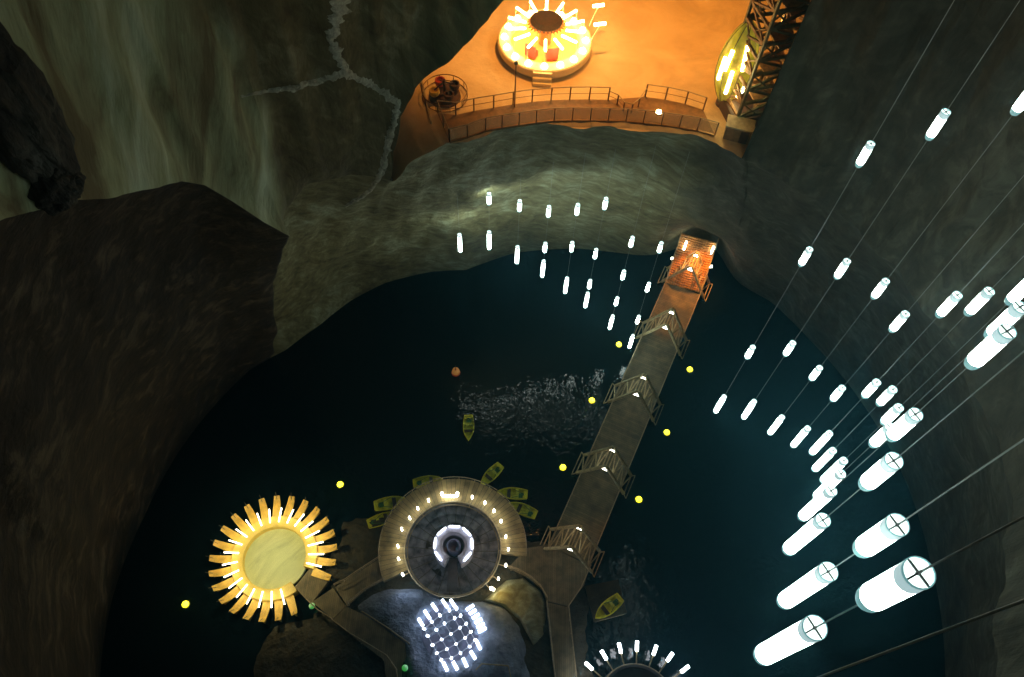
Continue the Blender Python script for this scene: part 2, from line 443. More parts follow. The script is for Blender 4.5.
# dome
mb = MB(); vs = []; fs = []
for i, t in enumerate(ths):
    p = ups[i][-1]
    for k in range(7):
        u = k / 6 * .999; a = u * PI / 2
        vs.append((AX + (p.x - AX) * math.cos(a), AY + (p.y - AY) * math.cos(a), TOPZ + 7 * math.sin(a)))
for i in range(n):
    j = (i + 1) % n
    for k in range(6): fs.append((i * 7 + k, j * 7 + k, j * 7 + k + 1, i * 7 + k + 1))
struct(mb.add(vs, fs).build('ceiling', 'salt_wall_right'), 'domed rock ceiling of the chamber')
# jamb: thickness of the rock round the hall opening
mb = MB(); idx = seq(iTR, iTL); vs = []; fs = []
for i in idx:
    t = ths[i]; z = z_top(t)
    for dr in (0, .5, 1.1, 1.8): vs.append(wpt(t, z, dr) + Vector((0, 0, (.25 * fbm(t * 30, dr, 1, 2)) if dr else 0)))
for a in range(len(idx) - 1):
    for k in range(3): fs.append((a * 4 + k, (a + 1) * 4 + k, (a + 1) * 4 + k + 1, a * 4 + k + 1))
struct(mb.add(vs, fs).build('trim_1', 'hall_rock'), 'broken rock edge round the opening to the hall')
# hall floor and walls
mb = MB(); vs = []; fs = []; rows = [0, .35, .7, 1.1, 1.6, 2.2, 3.0, 4.5, 8, 13, 20, 30, 42]
for i in idx:
    t = ths[i]; z0 = z_rim(t); b0 = rad(t, z0)
    for d in rows:
        z = z0 + (ZF - z0) * (sm(0, 6, d) if t > TR0 else sm(.7, 2.2, d))
        if 0 < d: z += .12 * fbm(t * 25, d, 3, 3) * (1 - sm(1, 5, d)) - .0
        vs.append((AX + (b0 + d) * math.cos(t), AY + (b0 + d) * math.sin(t), z))
nr = len(rows)
for a in range(len(idx) - 1):
    for k in range(nr - 1): fs.append((a * nr + k, (a + 1) * nr + k, (a + 1) * nr + k + 1, a * nr + k + 1))
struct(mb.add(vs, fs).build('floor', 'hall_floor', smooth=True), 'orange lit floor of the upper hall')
def radial_wall(name, t, label):
    mb = MB(); vs = []; fs = []
    for k in range(22):
        d = k * 2.0
        for j in range(12):
            z = 36 + j * 3.1; r = RU + 4.5 + d
            o = .5 * fbm(d * .2, z * .2, t, 3)
            vs.append((AX + r * math.cos(t) - o * math.sin(t), AY + r * math.sin(t) + o * math.cos(t), z))
    for a in range(21):
        for j in range(11): fs.append((a * 12 + j, (a + 1) * 12 + j, (a + 1) * 12 + j + 1, a * 12 + j + 1))
    struct(mb.add(vs, fs).build(name, 'hall_rock'), label)
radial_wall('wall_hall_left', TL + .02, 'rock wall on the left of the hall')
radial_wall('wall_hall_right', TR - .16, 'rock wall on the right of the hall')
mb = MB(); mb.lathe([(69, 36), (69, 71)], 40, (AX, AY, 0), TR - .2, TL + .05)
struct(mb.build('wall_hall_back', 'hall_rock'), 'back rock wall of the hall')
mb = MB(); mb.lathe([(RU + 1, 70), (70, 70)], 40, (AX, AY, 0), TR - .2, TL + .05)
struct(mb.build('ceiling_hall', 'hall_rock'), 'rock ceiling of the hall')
# rough rock buttress at the far left
def blob(name, mat, c, sz, rot=0.0, seed=0, amp=.25, nu=64, nv=48, fr=1.6):
    mb = MB(); vs = []; fs = []
    for i in range(nv + 1):
        p = PI * i / nv
        for j in range(nu):
            t = 2 * PI * j / nu
            d = Vector((math.sin(p) * math.cos(t), math.sin(p) * math.sin(t), math.cos(p)))
            k = 1 + amp * fbm(d.x * fr + seed, d.y * fr, d.z * fr, 6)
            vs.append(Vector((d.x * sz[0] * k, d.y * sz[1] * k, d.z * sz[2] * k)))
    for i in range(nv):
        for j in range(nu): fs.append((i * nu + j, i * nu + (j + 1) % nu, (i + 1) * nu + (j + 1) % nu, (i + 1) * nu + j))
    mb.add(vs, fs); o = mb.build(name, mat, loc=c); o.rotation_euler = (0, 0, rot); return o
def outcrop(px, py, sz, seed, inw=.6):
    p = hit(px, py); t = th_of(p); q = p - Vector((math.cos(t), math.sin(t), 0)) * inw
    o = blob('rock_outcrop', 'rock_dark', q, sz, t, seed, .22, fr=2.2); struct(o, 'dark rough rock bulging from the wall at far left')
outcrop(-6, 92, (1.5, 1.9, 5.5), 1, .3)
outcrop(44, 180, (1.3, 1.45, 1.5), 5, .4)
# pale salt veins on the pale wall
def vein(name, pts, w, label):
    mb = MB(); L = []
    for (a, b) in zip(pts, pts[1:]):
        m_ = max(2, int(math.hypot(b[0] - a[0], b[1] - a[1]) / 1.4))
        for k in range(m_): L.append((a[0] + (b[0] - a[0]) * k / m_, a[1] + (b[1] - a[1]) * k / m_, a[2] + (b[2] - a[2]) * k / m_))
    L.append(pts[-1])
    vs = []
    for i, (x, y, ww) in enumerate(L):
        x0, y0, _ = L[max(0, i - 1)]; x1, y1, _ = L[min(len(L) - 1, i + 1)]
        dx, dy = x1 - x0, y1 - y0; l = math.hypot(dx, dy) or 1
        nx, ny = -dy / l, dx / l
        j1, j2 = ww * (.8 + .75 * fbm(i * .21, w, .3, 4)), ww * (.8 + .75 * fbm(i * .19, w, 9, 4))
        for s_, up in ((-j1, 0), (-j1 * .4, .12), (j2 * .4, .12), (j2, 0)):
            p = hit(x + nx * s_, y + ny * s_); t = th_of(p); ax = Vector((AX, AY, p.z))
            vs.append(p + (ax - p).normalized() * (.05 + up))
    fs = []
    for i in range(len(L) - 1):
        for k in range(3): fs.append((i * 4 + k, i * 4 + k + 1, i * 4 + 5 + k, i * 4 + 4 + k))
    struct(mb.add(vs, fs).build(name, 'salt_vein', smooth=True), label)
vein('trim_2', [(342,-6,10),(337,15,9),(330,38,6),(338,55,6),(346,72,6),(362,80,5),(382,90,5),(397,104,4),(393,125,5),(386,150,5),(382,172,4),(368,192,3),(345,206,1.5)], 1, 'pale salt vein crossing the upper wall down to the hall opening')
vein('trim_3', [(344,73,6),(320,80,4),(295,87,3.5),(268,90,3),(240,96,1.2)], 2, 'pale salt vein branching left on the upper wall')

# lake and haze
mb = MB(); NL = 180
mb.add([(AX + 56 * math.cos(2 * PI * k / NL), AY + 56 * math.sin(2 * PI * k / NL), 0) for k in range(NL)], [tuple(range(NL))])
struct(mb.build('lake', 'lake_water'), 'black still lake in the chamber')

# ------------------------------------------------------------------ hanging lamps
D = .40
def make_lamp(L, label):
    t = thing('hanging_lamp', label, 'lamp')
    r = D / 2
    mb = MB(); mb.lathe([(0.001, .0), (r * .45, .015), (r * .8, .06), (r * .96, .15), (r * .97, .30)], 20)
    mb.build('end_cap', 'frosted_glass', t, smooth=True)
    mb = MB(); mb.lathe([(0.001, .30), (r * .97, .30), (r, .32), (r, L - .3)], 20)
    mb.build('glow_tube', 'lamp_white', t, smooth=True)
    mb = MB(); mb.lathe([(r, L - .3), (r * 1.02, L - .28), (r * 1.02, L - .03)], 20)
    mb.build('collar', 'collar_glass', t, smooth=True)
    mb = MB(); mb.lathe([(0.001, L - .05), (r * .97, L - .05)], 20)
    mb.build('top_lens', 'lamp_top', t)
    mb = MB(); mb.lathe([(r * .98, L - .05), (r * 1.06, L - .04), (r * 1.06, L), (r * .98, L)], 20)
    mb.build('top_ring', 'frosted_glass', t, smooth=True)
    mb = MB(); mb.box((0, 0, L - .02), (D * 1.02, .025, .03), .5); mb.box((0, 0, L - .02), (.025, D * 1.02, .03), .5)
    mb.tube((0, 0, L - .05), (0, 0, L + .1), .03, .015)
    mb.build('cross_bracket', 'bracket_dark', t)
    return t
LS, LL = 1.68, 3.07
STR = {
 'R1':(34.2,[(724.5,396.5,716,413),(753.2,347.2,747,358.4),(809.4,248.4,799.8,265.7),(869.4,143,857.3,166)]),
 'R2':(32.6,[(754.4,401.3,743.4,418.7),(793,342.8,785.6,355.7),(846.3,260.3,836,278.2),(944.7,111.3,928,139)]),
 'R3':(32.0,[(782.4,416.9,770,434.6),(819.7,367.6,811.2,380),(885.2,280.5,873.1,297.8),(1035,83,1013.8,112.6)]),
 'R4':(29.4,[(807.3,428,793,447),(842,387.3,831.8,400.3),(905.8,313.7,891,331)]),
 'R5':(26.8,[(830.2,433.4,810.5,453.5),(877,382.2,863.3,396.4),(956.9,296,938.8,315.3)]),
 'R6':(25.6,[(834,450.6,813.7,470.5),(893,389.6,878.4,404.2),(989,291.3,965.7,313)]),
 'R7':(23.3,[(844.7,460.4,821.7,481.7),(899.7,408.3,883.2,423.3),(1035,276.5,1008,301)]),
 'R8':(19.0,[(844.2,472.8,814.5,500),(891,427,871.3,445.5),(1019,307.6,986,334)]),
 'R9':(15.0,[(833.2,490.5,799.5,518),(914.8,414,891.6,439.6),(1004.5,332.5,970,363)]),
 'R10':(11.2,[(823.4,519.8,787,551.7),(893.5,460.4,863.3,485.2)]),
 'R11':(8.3,[(829,570.4,782,603.8),(897,525.1,859.8,550)]),
 'R12':(5.95,[(818,625,759.2,659.4),(921.8,571.6,862,601)]),
 'A1':(50.5,[(459.6,234,460.2,252.7)]),
 'A2':(50.5,[(489.2,231.7,489.2,249.7),(489,193.6,489,204.8)]),
 'A3':(50.5,[(517.4,246.2,516.8,264.2),(519.8,200.4,519.3,212)]),
 'A4':(50.5,[(543.7,261,542.2,277.2),(545,243.5,544.9,252.4),(548.6,206.3,548.3,217.7)]),
 'A5':(50.5,[(567,278,565.4,293.4),(572,242,571.2,252.3),(577.5,204.4,576.7,215.4)]),
 'A6':(50.5,[(587.5,293,585.6,307.8),(590.2,280.3,589.1,289),(595.9,249.5,594.7,258.8),(605.5,198.4,604.5,209.7)]),
 'A7':(50.5,[(612.7,315.7,609.9,329.4),(617.1,297.1,615.7,306.3),(623.7,271.4,622,279.4),(632.1,236.8,630.6,247.7)]),
 'A8':(50.5,[(632.6,335.2,630,348.5),(638.8,316,637,324),(648.7,283.3,646.7,291.8),(660.7,242.5,658.9,253)])}
ORD = ['first', 'second', 'third', 'fourth', 'fifth', 'sixth', 'seventh', 'eighth', 'ninth', 'tenth', 'eleventh', 'twelfth']
lampL = make_lamp(LL, ''); lampS = make_lamp(LS, ''); usedL = usedS = False
for key, (R, lamps) in STR.items():
    right = key[0] == 'R'; k = int(key[1:]) - 1
    if right: wh = f'{ORD[k]} cable from the far end of right-hand cluster'
    else: wh = f'{ORD[k]} cable from left by far wall'
    if right and k == 11: wh = 'nearest cable of the right-hand cluster'
    a = sum(az((l[0] + l[2]) / 2, (l[1] + l[3]) / 2) for l in lamps) / len(lamps)
    X, Y = R * math.sin(a), R * math.cos(a)
    zs = []
    for j, l in enumerate(lamps):
        L = LL if j == 0 else LS
        zmid = H - R * (cot(l[0], l[1]) + cot(l[2], l[3])) / 2
        zb = zmid - L / 2
        zs.append((zb, L))
        pos = ['bottom', 'second', 'third', 'fourth'][j]
        lab = ('long white tube lamp at bottom of ' if j == 0 else f'short white lamp, {pos} from bottom on ') + wh
        grp = 'white tube lamps hanging in the right-hand cluster' if right else 'white tube lamps hanging by the far wall'
        if j == 0 and not usedL: o = lampL; usedL = True
        elif j and not usedS: o = lampS; usedS = True
        else:
            o = dup(lampL if j == 0 else lampS, (X, Y, zb), 0, lab, grp); continue
        o.location = (X, Y, zb); o['label'] = lab; o['group'] = grp
    # cable through the string up to the rock
    th = th_of((X, Y)); d = math.hypot(X - AX, Y - AY)
    zt = zs[-1][0] + zs[-1][1]
    while zt < TOPZ and rad(th, zt) > d + .05: zt += .25
    if zt >= TOPZ: zt = TOPZ + 7 * math.sqrt(max(0, 1 - (d / RU) ** 2)) - .2
    cb = thing('lamp_cable', 'thin steel cable, ' + wh, 'cable', (X, Y, zs[0][0] + LL), group='steel cables holding the tube lamps')
    z0 = zs[0][0] + LL
    segs = []; lo = z0 + .05
    for zb, L in zs[1:]: segs.append((lo, zb)); lo = zb + L + .05
    segs.append((lo, max(zt, lo + .5)))
    for s0, s1 in segs:
        MB().tube((0, 0, s0 - z0), (0, 0, s1 - z0), .014, .014, 6).build('cable_length', 'cable_steel', cb)

a = (az(835, 672) + az(1020, 601)) / 2; R = 4.4; z0 = H - R * cot(800, 686)
cb = thing('lamp_cable', 'lone steel cable crossing the lower right corner, below the nearest lamps', 'cable', (R * math.sin(a), R * math.cos(a), z0), group='steel cables holding the tube lamps')
MB().tube((0, 0, 0), (0, 0, TOPZ + 1.5 - z0), .014, .014, 6).build('cable_length', 'cable_steel', cb)
# ------------------------------------------------------------------ island
def P(px, py, z=0.0): v = at(px, py, z); return (v.x, v.y)
isl = [(322,560),(338,518),(380,512),(400,495),(455,480),(510,494),(530,535),(560,545),(592,566),(598,600),(594,636),(598,650),(606,690),(620,780),(250,780),(236,700),(246,650),(262,628),(300,625),(318,606)]
ip = [Vector(P(*p)) for p in isl]
cI = Vector((sum(p.x for p in ip) / len(ip), sum(p.y for p in ip) / len(ip)))
mb = MB(); vs = []; fs = []; NB = 220; K = 16
per = []
tot = [0]
for a, b in zip(ip, ip[1:] + ip[:1]): tot.append(tot[-1] + (b - a).length)
for k in range(NB):
    s = tot[-1] * k / NB
    i = max(j for j in range(len(ip)) if tot[j] <= s); u = (s - tot[i]) / (tot[i + 1] - tot[i])
    per.append(ip[i].lerp(ip[(i + 1) % len(ip)], u))
for k in range(NB):
    for j in range(K + 1):
        u = j / K; p = per[k].lerp(cI, u)
        p = p + (p - cI).normalized() * (.8 * fbm(p.x * .4, p.y * .4, 5, 3)) * (1 - u) if u < 1 else p
        e = sm(0, .12, u)
        z = -.6 + 1.1 * e + .35 * e * fbm(p.x * .35, p.y * .35, 2, 5)
        vs.append((p.x, p.y, z))
for k in range(NB):
    k2 = (k + 1) % NB
    for j in range(K): fs.append((k * (K + 1) + j, k2 * (K + 1) + j, k2 * (K + 1) + j + 1, k * (K + 1) + j + 1))
struct(mb.add(vs, fs).build('island', 'island_ground'), 'dark rocky island in the lake')
# pale salt mound in the middle of the island
def mound(name, mat, pts, h, label, seed=0, base=.62):
    q = [Vector(P(*p, .6)) for p in pts]; c = Vector((sum(p.x for p in q) / len(q), sum(p.y for p in q) / len(q)))
    mb = MB(); vs = []; fs = []; NB = 120; K = 14
    tot = [0]
    for a, b in zip(q, q[1:] + q[:1]): tot.append(tot[-1] + (b - a).length)
    for k in range(NB):
        s = tot[-1] * k / NB
        i = max(j for j in range(len(q)) if tot[j] <= s); u = (s - tot[i]) / (tot[i + 1] - tot[i])
        p0 = q[i].lerp(q[(i + 1) % len(q)], u)
        for j in range(K + 1):
            u = j / K; p = p0.lerp(c, u); e = sm(0, .3, u)
            vs.append((p.x, p.y, base - .5 + (.4 + h) * e + .25 * e * fbm(p.x * .5 + seed, p.y * .5, 1, 5)))
    for k in range(NB):
        k2 = (k + 1) % NB
        for j in range(K): fs.append((k * (K + 1) + j, k2 * (K + 1) + j, k2 * (K + 1) + j + 1, k * (K + 1) + j + 1))
    struct(mb.add(vs, fs).build(name, mat, smooth=True), label)
mound('salt_mound', 'salt_ground', [(347,603),(362,590),(385,584),(420,584),(445,597),(490,598),(512,604),(528,625),(538,650),(540,690),(455,700),(405,700),(396,648),(368,628)], .75, 'bluish white salt ground round the lattice of lamps')
mound('earth_mound', 'salt_wall_mound', [(478,600),(492,588),(505,577),(524,574),(543,590),(549,604),(548,640),(535,650),(520,622),(500,606)], .8, 'brown earth mound beside the round pavilion', 4)

# --- sun-shaped pavilion
c = at(275, 558, .9); RS = (at(339, 558, .9) - at(275, 558, .9)).length
gd = at(330, 598, .9) - c; ga = math.atan2(gd.y, gd.x)
sun = thing('sun_pavilion', 'round yellow sun-shaped pavilion ringed by wooden fins and white tubes', 'pavilion', (c.x, c.y, 0))
k = RS / 7.2
MB().lathe([(.001, .0), (3.6 * k, .0), (3.6 * k, .4), (.001, .86)][1:], 64).add([(3.6 * k * math.cos(2 * PI * i / 64), 3.6 * k * math.sin(2 * PI * i / 64), .4) for i in range(64)], [tuple(range(64))]).build('disc_floor', 'disc_floor', sun)
g = .30
MB().lathe([(3.5 * k, .3), (3.5 * k, 1.25), (3.6 * k, 1.3), (4.75 * k, 1.3), (4.85 * k, 1.1), (4.85 * k, .1)], 64, a0=ga + g, a1=ga + 2 * PI - g, close=True).build('ring_bench', 'wood_yellow', sun)
MB().prism([(r * k * math.cos(ga + s_), r * k * math.sin(ga + s_)) for r, s_ in ((4.2, -.3), (6.9, -.25), (6.9, .25), (4.2, .3))], .3, .95).build('entrance_ramp', 'deck_boards', sun)
NS = 25
for i in range(NS):
    a = ga + 2 * PI * (i + .0) / NS
    if i in (0, 24) or i == 1: 
        if i != 1 and i != 24 or True:
            if i in (0,): continue
            if i == 24: continue
    rot = Matrix.Rotation(a, 3, 'Z')
    tr = lambda x, y, z: rot @ Vector((x * k, y * k, z))
    mb = MB()
    # sloping seat plank with a bent outer end
    prof = [(4.7, .46, 1.05), (5.6, .43, 1.15), (6.5, .38, 1.35), (7.05, .32, 1.7)]
    vs = []
    for (x, w_, z) in prof:
        for y in (-w_, w_): vs.append(tr(x, y - .05 * (x - 4.7), z)); vs.append(tr(x, y - .05 * (x - 4.7), z - .16))
    fs = []
    for q in range(3):
        o_ = q * 4
        fs += [(o_, o_ + 2, o_ + 6, o_ + 4), (o_ + 1, o_ + 5, o_ + 7, o_ + 3), (o_, o_ + 4, o_ + 5, o_ + 1), (o_ + 2, o_ + 3, o_ + 7, o_ + 6)]
    fs += [(0, 1, 3, 2), (12, 14, 15, 13)]
    mb.add(vs, fs)
    fin = mb.build('fin', 'wood_gold', sun)
    mb = MB(); mb.add([tr(5.2, -.1, .0), tr(6.95, -.16, .2), tr(7.0, -.16, 1.6), tr(5.2, -.1, 1.1), tr(5.2, 0, .0), tr(6.95, -.06, .2), tr(7.0, -.06, 1.6), tr(5.2, 0, 1.1)],
                      [(0, 1, 2, 3), (7, 6, 5, 4), (0, 4, 5, 1), (1, 5, 6, 2), (2, 6, 7, 3), (3, 7, 4, 0)])
    mb.build('fin_web', 'wood_gold', fin)
    MB().tube(tr(6.7, -.12, 1.5), tr(7.25, -.14, 2.4), .035, .02, 6).build('spike', 'steel_dark', fin)
    a2 = a + PI / NS
    r2 = Matrix.Rotation(a2, 3, 'Z')
    if i == 23: continue
    p0, p1 = r2 @ Vector((3.9 * k, .0, 1.75)), r2 @ Vector((5.6 * k, 0.0, 1.55))
    MB().tube(p0, p1, .075, .075, 10).build('light_tube', 'tube_warm', sun)
    MB().tube(p1, r2 @ Vector((6.2 * k, 0, .6)), .03, .03, 6).build('tube_arm', 'steel_dark', sun)

# --- central round pavilion
c = at(453, 549, 1.2); RP = (at(527, 549, 1.2) - c).length
def loc_of(px, py, z, c): v = at(px, py, z); return Vector((v.x - c.x, v.y - c.y, z))
lv = loc_of(384, 581, 1.2, c); rv = loc_of(527, 556, 1.2, c)
aL, aR = math.atan2(lv.y, lv.x), math.atan2(rv.y, rv.x)
if aL < 0: aL += 2 * PI
q = RP / 8.3
pav = thing('round_pavilion', 'central round wooden pavilion with lamp-lit ring deck and dark middle', 'pavilion', (c.x, c.y, 0))
MB().lathe([(5.3 * q, .9), (5.3 * q, 1.35), (8.3 * q, 1.15), (8.3 * q, .5)], 72, a0=aR, a1=aL, close=True).build('ring_deck', 'ring_boards', pav)
mb = MB()
for i in range(49):
    t = aR + (aL - aR) * i / 48
    if i % 3 == 0: mb.tube((8.2 * q * math.cos(t), 8.2 * q * math.sin(t), 1.1), (8.2 * q * math.cos(t), 8.2 * q * math.sin(t), 2.0), .03)
mb.path([(8.2 * q * math.cos(aR + (aL - aR) * i / 48), 8.2 * q * math.sin(aR + (aL - aR) * i / 48), 2.0) for i in range(49)], .05)
mb.build('outer_railing', 'rail_wood', pav)
mb = MB(); mb.path([(5.35 * q * math.cos(2 * PI * i / 60), 5.35 * q * math.sin(2 * PI * i / 60), 1.55) for i in range(61)], .09)
mb.path([(5.1 * q * math.cos(2 * PI * i / 60), 5.1 * q * math.sin(2 * PI * i / 60), 1.2) for i in range(61)], .06)
mb.build('inner_curb', 'rail_wood', pav)
MB().lathe([(5.28 * q, 1.3), (5.1 * q, 1.05), (4.2 * q, .95), (4.15 * q, .75), (3.2 * q, .7), (3.15 * q, .55), (2.2 * q, .5), (.001, .5)], 64).build('sunken_floor', 'pit_dark', pav)
mb = MB()
for i in range(24):
    t = 2 * PI * i / 24; mb.bar((2.4 * q * math.cos(t), 2.4 * q * math.sin(t), .76), (5.1 * q * math.cos(t), 5.1 * q * math.sin(t), 1.15), .06, .06)
mb.build('floor_rib', 'steel_dark', pav)
for (x, y) in ((133,357),(120,308),(118,268),(130,215),(155,180),(180,150),(214,125),(350,115),(390,133),(418,158),(440,190),(455,238),(463,278),(455,328),(432,370),(408,400)):
    p = loc_of(360 + x / 3.12, 460 + y / 3.12, 1.9, c)
    d = p.xy.normalized()
    rl = MB().tube((p.x, p.y, 1.45), (p.x, p.y, 2.2), .1, .1, 10).build('rim_lamp', 'lamp_small', pav)
    MB().bar((p.x - d.x * 1.0, p.y - d.y * 1.0, 1.3), (p.x, p.y, 1.35), .1, .08).build('lamp_arm', 'rail_wood', rl)
for x0, y0, x1, y1 in ((446.5,494,456,494),):
    a_, b_ = loc_of(443, 496, 1.8, c), loc_of(457, 496, 1.8, c)
    a2_, b2_ = loc_of(441.5, 492.5, 1.8, c), loc_of(457.5, 492.5, 1.8, c)
    MB().tube(a_, b_, .16).tube(a_, a2_, .16).tube(b_, b2_, .16).build('bracket_lamp', 'lamp_small', pav)
# drum with the octagon of light in its middle
c2 = at(453.5, 545, 2.3)
dr = thing('light_drum', 'grey drum with an octagon of white light strips in the central pavilion', 'light', (c2.x, c2.y, .5))
kd = 2.15
gap = math.atan2(*(lambda v: (v.y, v.x))(at(452, 575, 2.3) - c2))
a0, a1 = gap + .42, gap + 2 * PI - .42
MB().lathe([(1.15, 0), (1.15, 1.5), (1.45, 1.72), (kd, 1.82), (kd + .08, 1.6), (kd, 0)], 56, a0=a0, a1=a1, close=True).build('drum_wall', 'drum_white', dr)
MB().lathe([(.001, 1.0), (.5, 1.0), (.55, 1.5), (.75, 1.55), (.78, .0)], 32).build('inner_cup', 'drum_inner', dr, smooth=True)
MB().lathe([(.8, .05), (1.15, .35)], 32).build('inner_bowl', 'drum_white', dr)
for i in range(7):
    t = gap + PI + (i - 3) * (2 * PI - 1.35) / 6.6
    tt = (2 * PI - 1.35) / 6.6 * .37
    p0 = Vector(((kd - .1) * math.cos(t - tt), (kd - .1) * math.sin(t - tt), 1.9)); p1 = Vector(((kd - .1) * math.cos(t + tt), (kd - .1) * math.sin(t + tt), 1.9))
    MB().bar(p0, p1, .15, .1).build('light_strip', 'strip_white', dr)
MB().prism([(x, y) for x, y in [(1.0 * math.cos(gap + s_) * r, 1.0 * math.sin(gap + s_) * r) for r, s_ in ((1.1, -.42), (4.6, -.12), (4.6, .12), (1.1, .42))]], .3, .5).build('ramp', 'slab_grey', dr)

w = at(493, 589, 1.9); t = thing('ground_light', 'warm yellow floodlight at the lower right rim of the round pavilion', 'light', (w.x, w.y, 0))
MB().bar((-.2, .1, 2.0), (.15, -.1, 1.85), .3, .2).build('head', 'tube_warm', t); MB().tube((0, 0, .2), (0, 0, 1.85), .05).build('post', 'timber', t)
w_warm = at(498, 592, 2.6); w_cold = at(409, 588, 2.2)
# --- lattice of lamps (a low dome with tubes at its joints)
c = at(451, 634, 0)
lt = thing('lattice_dome', 'low lattice dome of white light tubes on the salt ground', 'light', (c.x, c.y, 0))
NODES = [[(424.4,629),(432,622),(440,615.5),(449.5,610.6),(456.6,609)], [(428,636),(436.6,630),(444.6,623.8),(454.6,618.5),(460.5,616)], [(432.8,645),(441.8,639.5),(451,634),(459.8,628),(466,624)],
         [(437,653),(447,649),(456,644),(465,638),(470.5,632)], [(441.4,659.7),(451.4,658),(460.4,653),(469.4,646.6),(475,640)]]
def nd(px, py):
    z = 2.2
    for _ in range(4):
        v = at(px, py, z); r = math.hypot(v.x - c.x, v.y - c.y); z = 3.0 - 1.5 * min(1.5, (r / 3.6) ** 2)
    return Vector((v.x - c.x, v.y - c.y, z))
G = [[nd(*p) for p in row] for row in NODES]
for row in G: MB().path(row, .06, 6).build('lattice_bar', 'bar_blue', lt)
for j in range(5): MB().path([G[i][j] for i in range(5)], .045, 6).build('lattice_bar', 'bar_blue', lt)
for i, j in ((0, 0), (0, 4), (4, 0), (4, 4), (2, 0), (0, 2), (4, 2), (2, 4)):
    p = G[i][j]; MB().tube(p, (p.x * 1.1, p.y * 1.1, .4), .05, .05, 6).build('foot', 'bar_blue', lt)
MB().lathe([(.001, 1.35), (2.9, 1.3), (3.0, .6)], 36).build('base_slab', 'slab_blue', lt)
for row in G:
    for p in row:
        n_ = Vector((p.x * .12, p.y * .12, 1)).normalized(); MB().tube(p - n_ * .1, p + n_ * .3, .13, .13, 8).build('joint_lamp', 'tube_dome', lt)
def edge(a_, b_):
    va, vb = at(*a_, 1.5) - c, at(*b_, 1.5) - c; MB().tube((va.x, va.y, 1.55), (vb.x, vb.y, 1.45), .15, .15, 8).build('edge_tube', 'tube_dome', lt)
for a_, b_ in (((423,626),(418.5,618.5)), ((430,619),(424.5,610.5)), ((437,611),(432,603.5)), ((447.5,607.5),(442,599.5)), ((456.5,609),(450.5,599.5)),
               ((443,662),(447.5,671)), ((453,661.5),(457.5,670)), ((463,658),(467,667)), ((470.5,651),(475.5,659)), ((476,640),(480.5,649.5)),
               ((466.5,610),(473.5,605)), ((469.5,614),(476,609.8)), ((472.5,618.5),(479,614)), ((475,623),(481.5,618.8)), ((477,627.5),(484,623.5)), ((478.5,632),(486,628))): edge(a_, b_)

# --- round pavilion at the bottom edge
c = at(637, 706, 1.6)
rr = (at(637 + 40, 706, 1.6) - c).length
rp = thing('lamp_ringed_pavilion', 'grey round pavilion at bottom edge with white lamps on arms', 'pavilion', (c.x, c.y, 0))
MB().lathe([(rr, .2), (rr, 1.5), (rr * .96, 1.62), (rr * .9, 1.62), (rr * .88, 1.4), (.001, 1.45)], 56).build('disc', 'slab_grey', rp)
MB().path([(rr * .97 * math.cos(2 * PI * i / 48), rr * .97 * math.sin(2 * PI * i / 48), 1.75) for i in range(49)], .06).build('rim_rail', 'rail_wood', rp)
for (x, y, w) in ((589,666,0),(604,655,0),(620,648,0),(637,646,0),(655,650,0),(670,657,0),(685,669,0),(696,688,0),(577,684,0)):
    p = loc_of(x, y, 2.2, c); d = p.xy.normalized()
    am = MB().bar((d.x * rr * .95, d.y * rr * .95, 1.55), (p.x - d.x * .3, p.y - d.y * .3, 2.0), .12, .1).build('lamp_arm', 'timber', rp)
    MB().tube((p.x - d.x * .45, p.y - d.y * .45, 2.0), (p.x + d.x * .45, p.y + d.y * .45, 2.35), .16, .16, 10).build('lamp', 'tube_cold', am)

# --- walkways on the island
def walkway(name, label, poly, z, rails, mat='deck_boards', cat='walkway'):
    pts = [Vector(P(*p, z)) for p in poly]; c = sum(pts, Vector((0, 0))) / len(pts)
    t = thing(name, label, cat, (c.x, c.y, 0))
    MB().prism([(p.x - c.x, p.y - c.y) for p in pts], z - .25, z).build('boards', mat, t)
    mb = MB()
    for p in pts: 
        q = p.lerp(c, .08); mb.tube((q.x - c.x, q.y - c.y, -.5), (q.x - c.x, q.y - c.y, z - .25), .1)
    mb.build('pile', 'timber', t)
    for r in rails:
        q = [Vector(P(*p, z)) - c for p in r]; mb = MB()
        mb.path([(p.x, p.y, z + .95) for p in q], .06)
        mb.path([(p.x, p.y, z + .5) for p in q], .03)
        for a, b in zip(q, q[1:]):
            m_ = max(1, int((b - a).length / 1.3))
            for i in range(m_ + 1): w = a.lerp(b, i / m_); mb.tube((w.x, w.y, z), (w.x, w.y, z + .98), .035)
        mb.build('railing', 'rail_wood', t)
    return t
walkway('walkway', 'short boardwalk between the sun-shaped pavilion and the round pavilion', [(335,587),(360,571),(382,557),(385,579),(365,590),(347,606)], 1.0, [[(335,586),(345,582),(361,571),(381,558)], [(385,580),(365,591),(349,604)]])
walkway('landing', 'small triangular landing at the entrance of the sun-shaped pavilion', [(312,602),(333,588),(346,606),(333,619)], .96, [[(308,601),(320,612),(333,620)]], cat='landing')
walkway('walkway', 'long boardwalk curving along the lower left shore of the island', [(333,620),(346,606.5),(363,614),(388,630),(412,646),(402,665),(400,700),(388,700),(384,660),(360,642)], .94, [[(333,621),(350,634),(372,647),(388,657),(397,670),(400,690)], [(363,613),(388,629),(410,645)]])
walkway('plaza_deck', 'wide timber deck where the bridge meets the island', [(527,548),(547,545),(590,566),(584,585),(568,606),(548,601),(541,588),(526,576),(508,568)], 1.1, [[(506,567),(518,571),(530,578),(540,587),(547,599)], [(590,567),(580,590),(569,606)]], cat='deck')
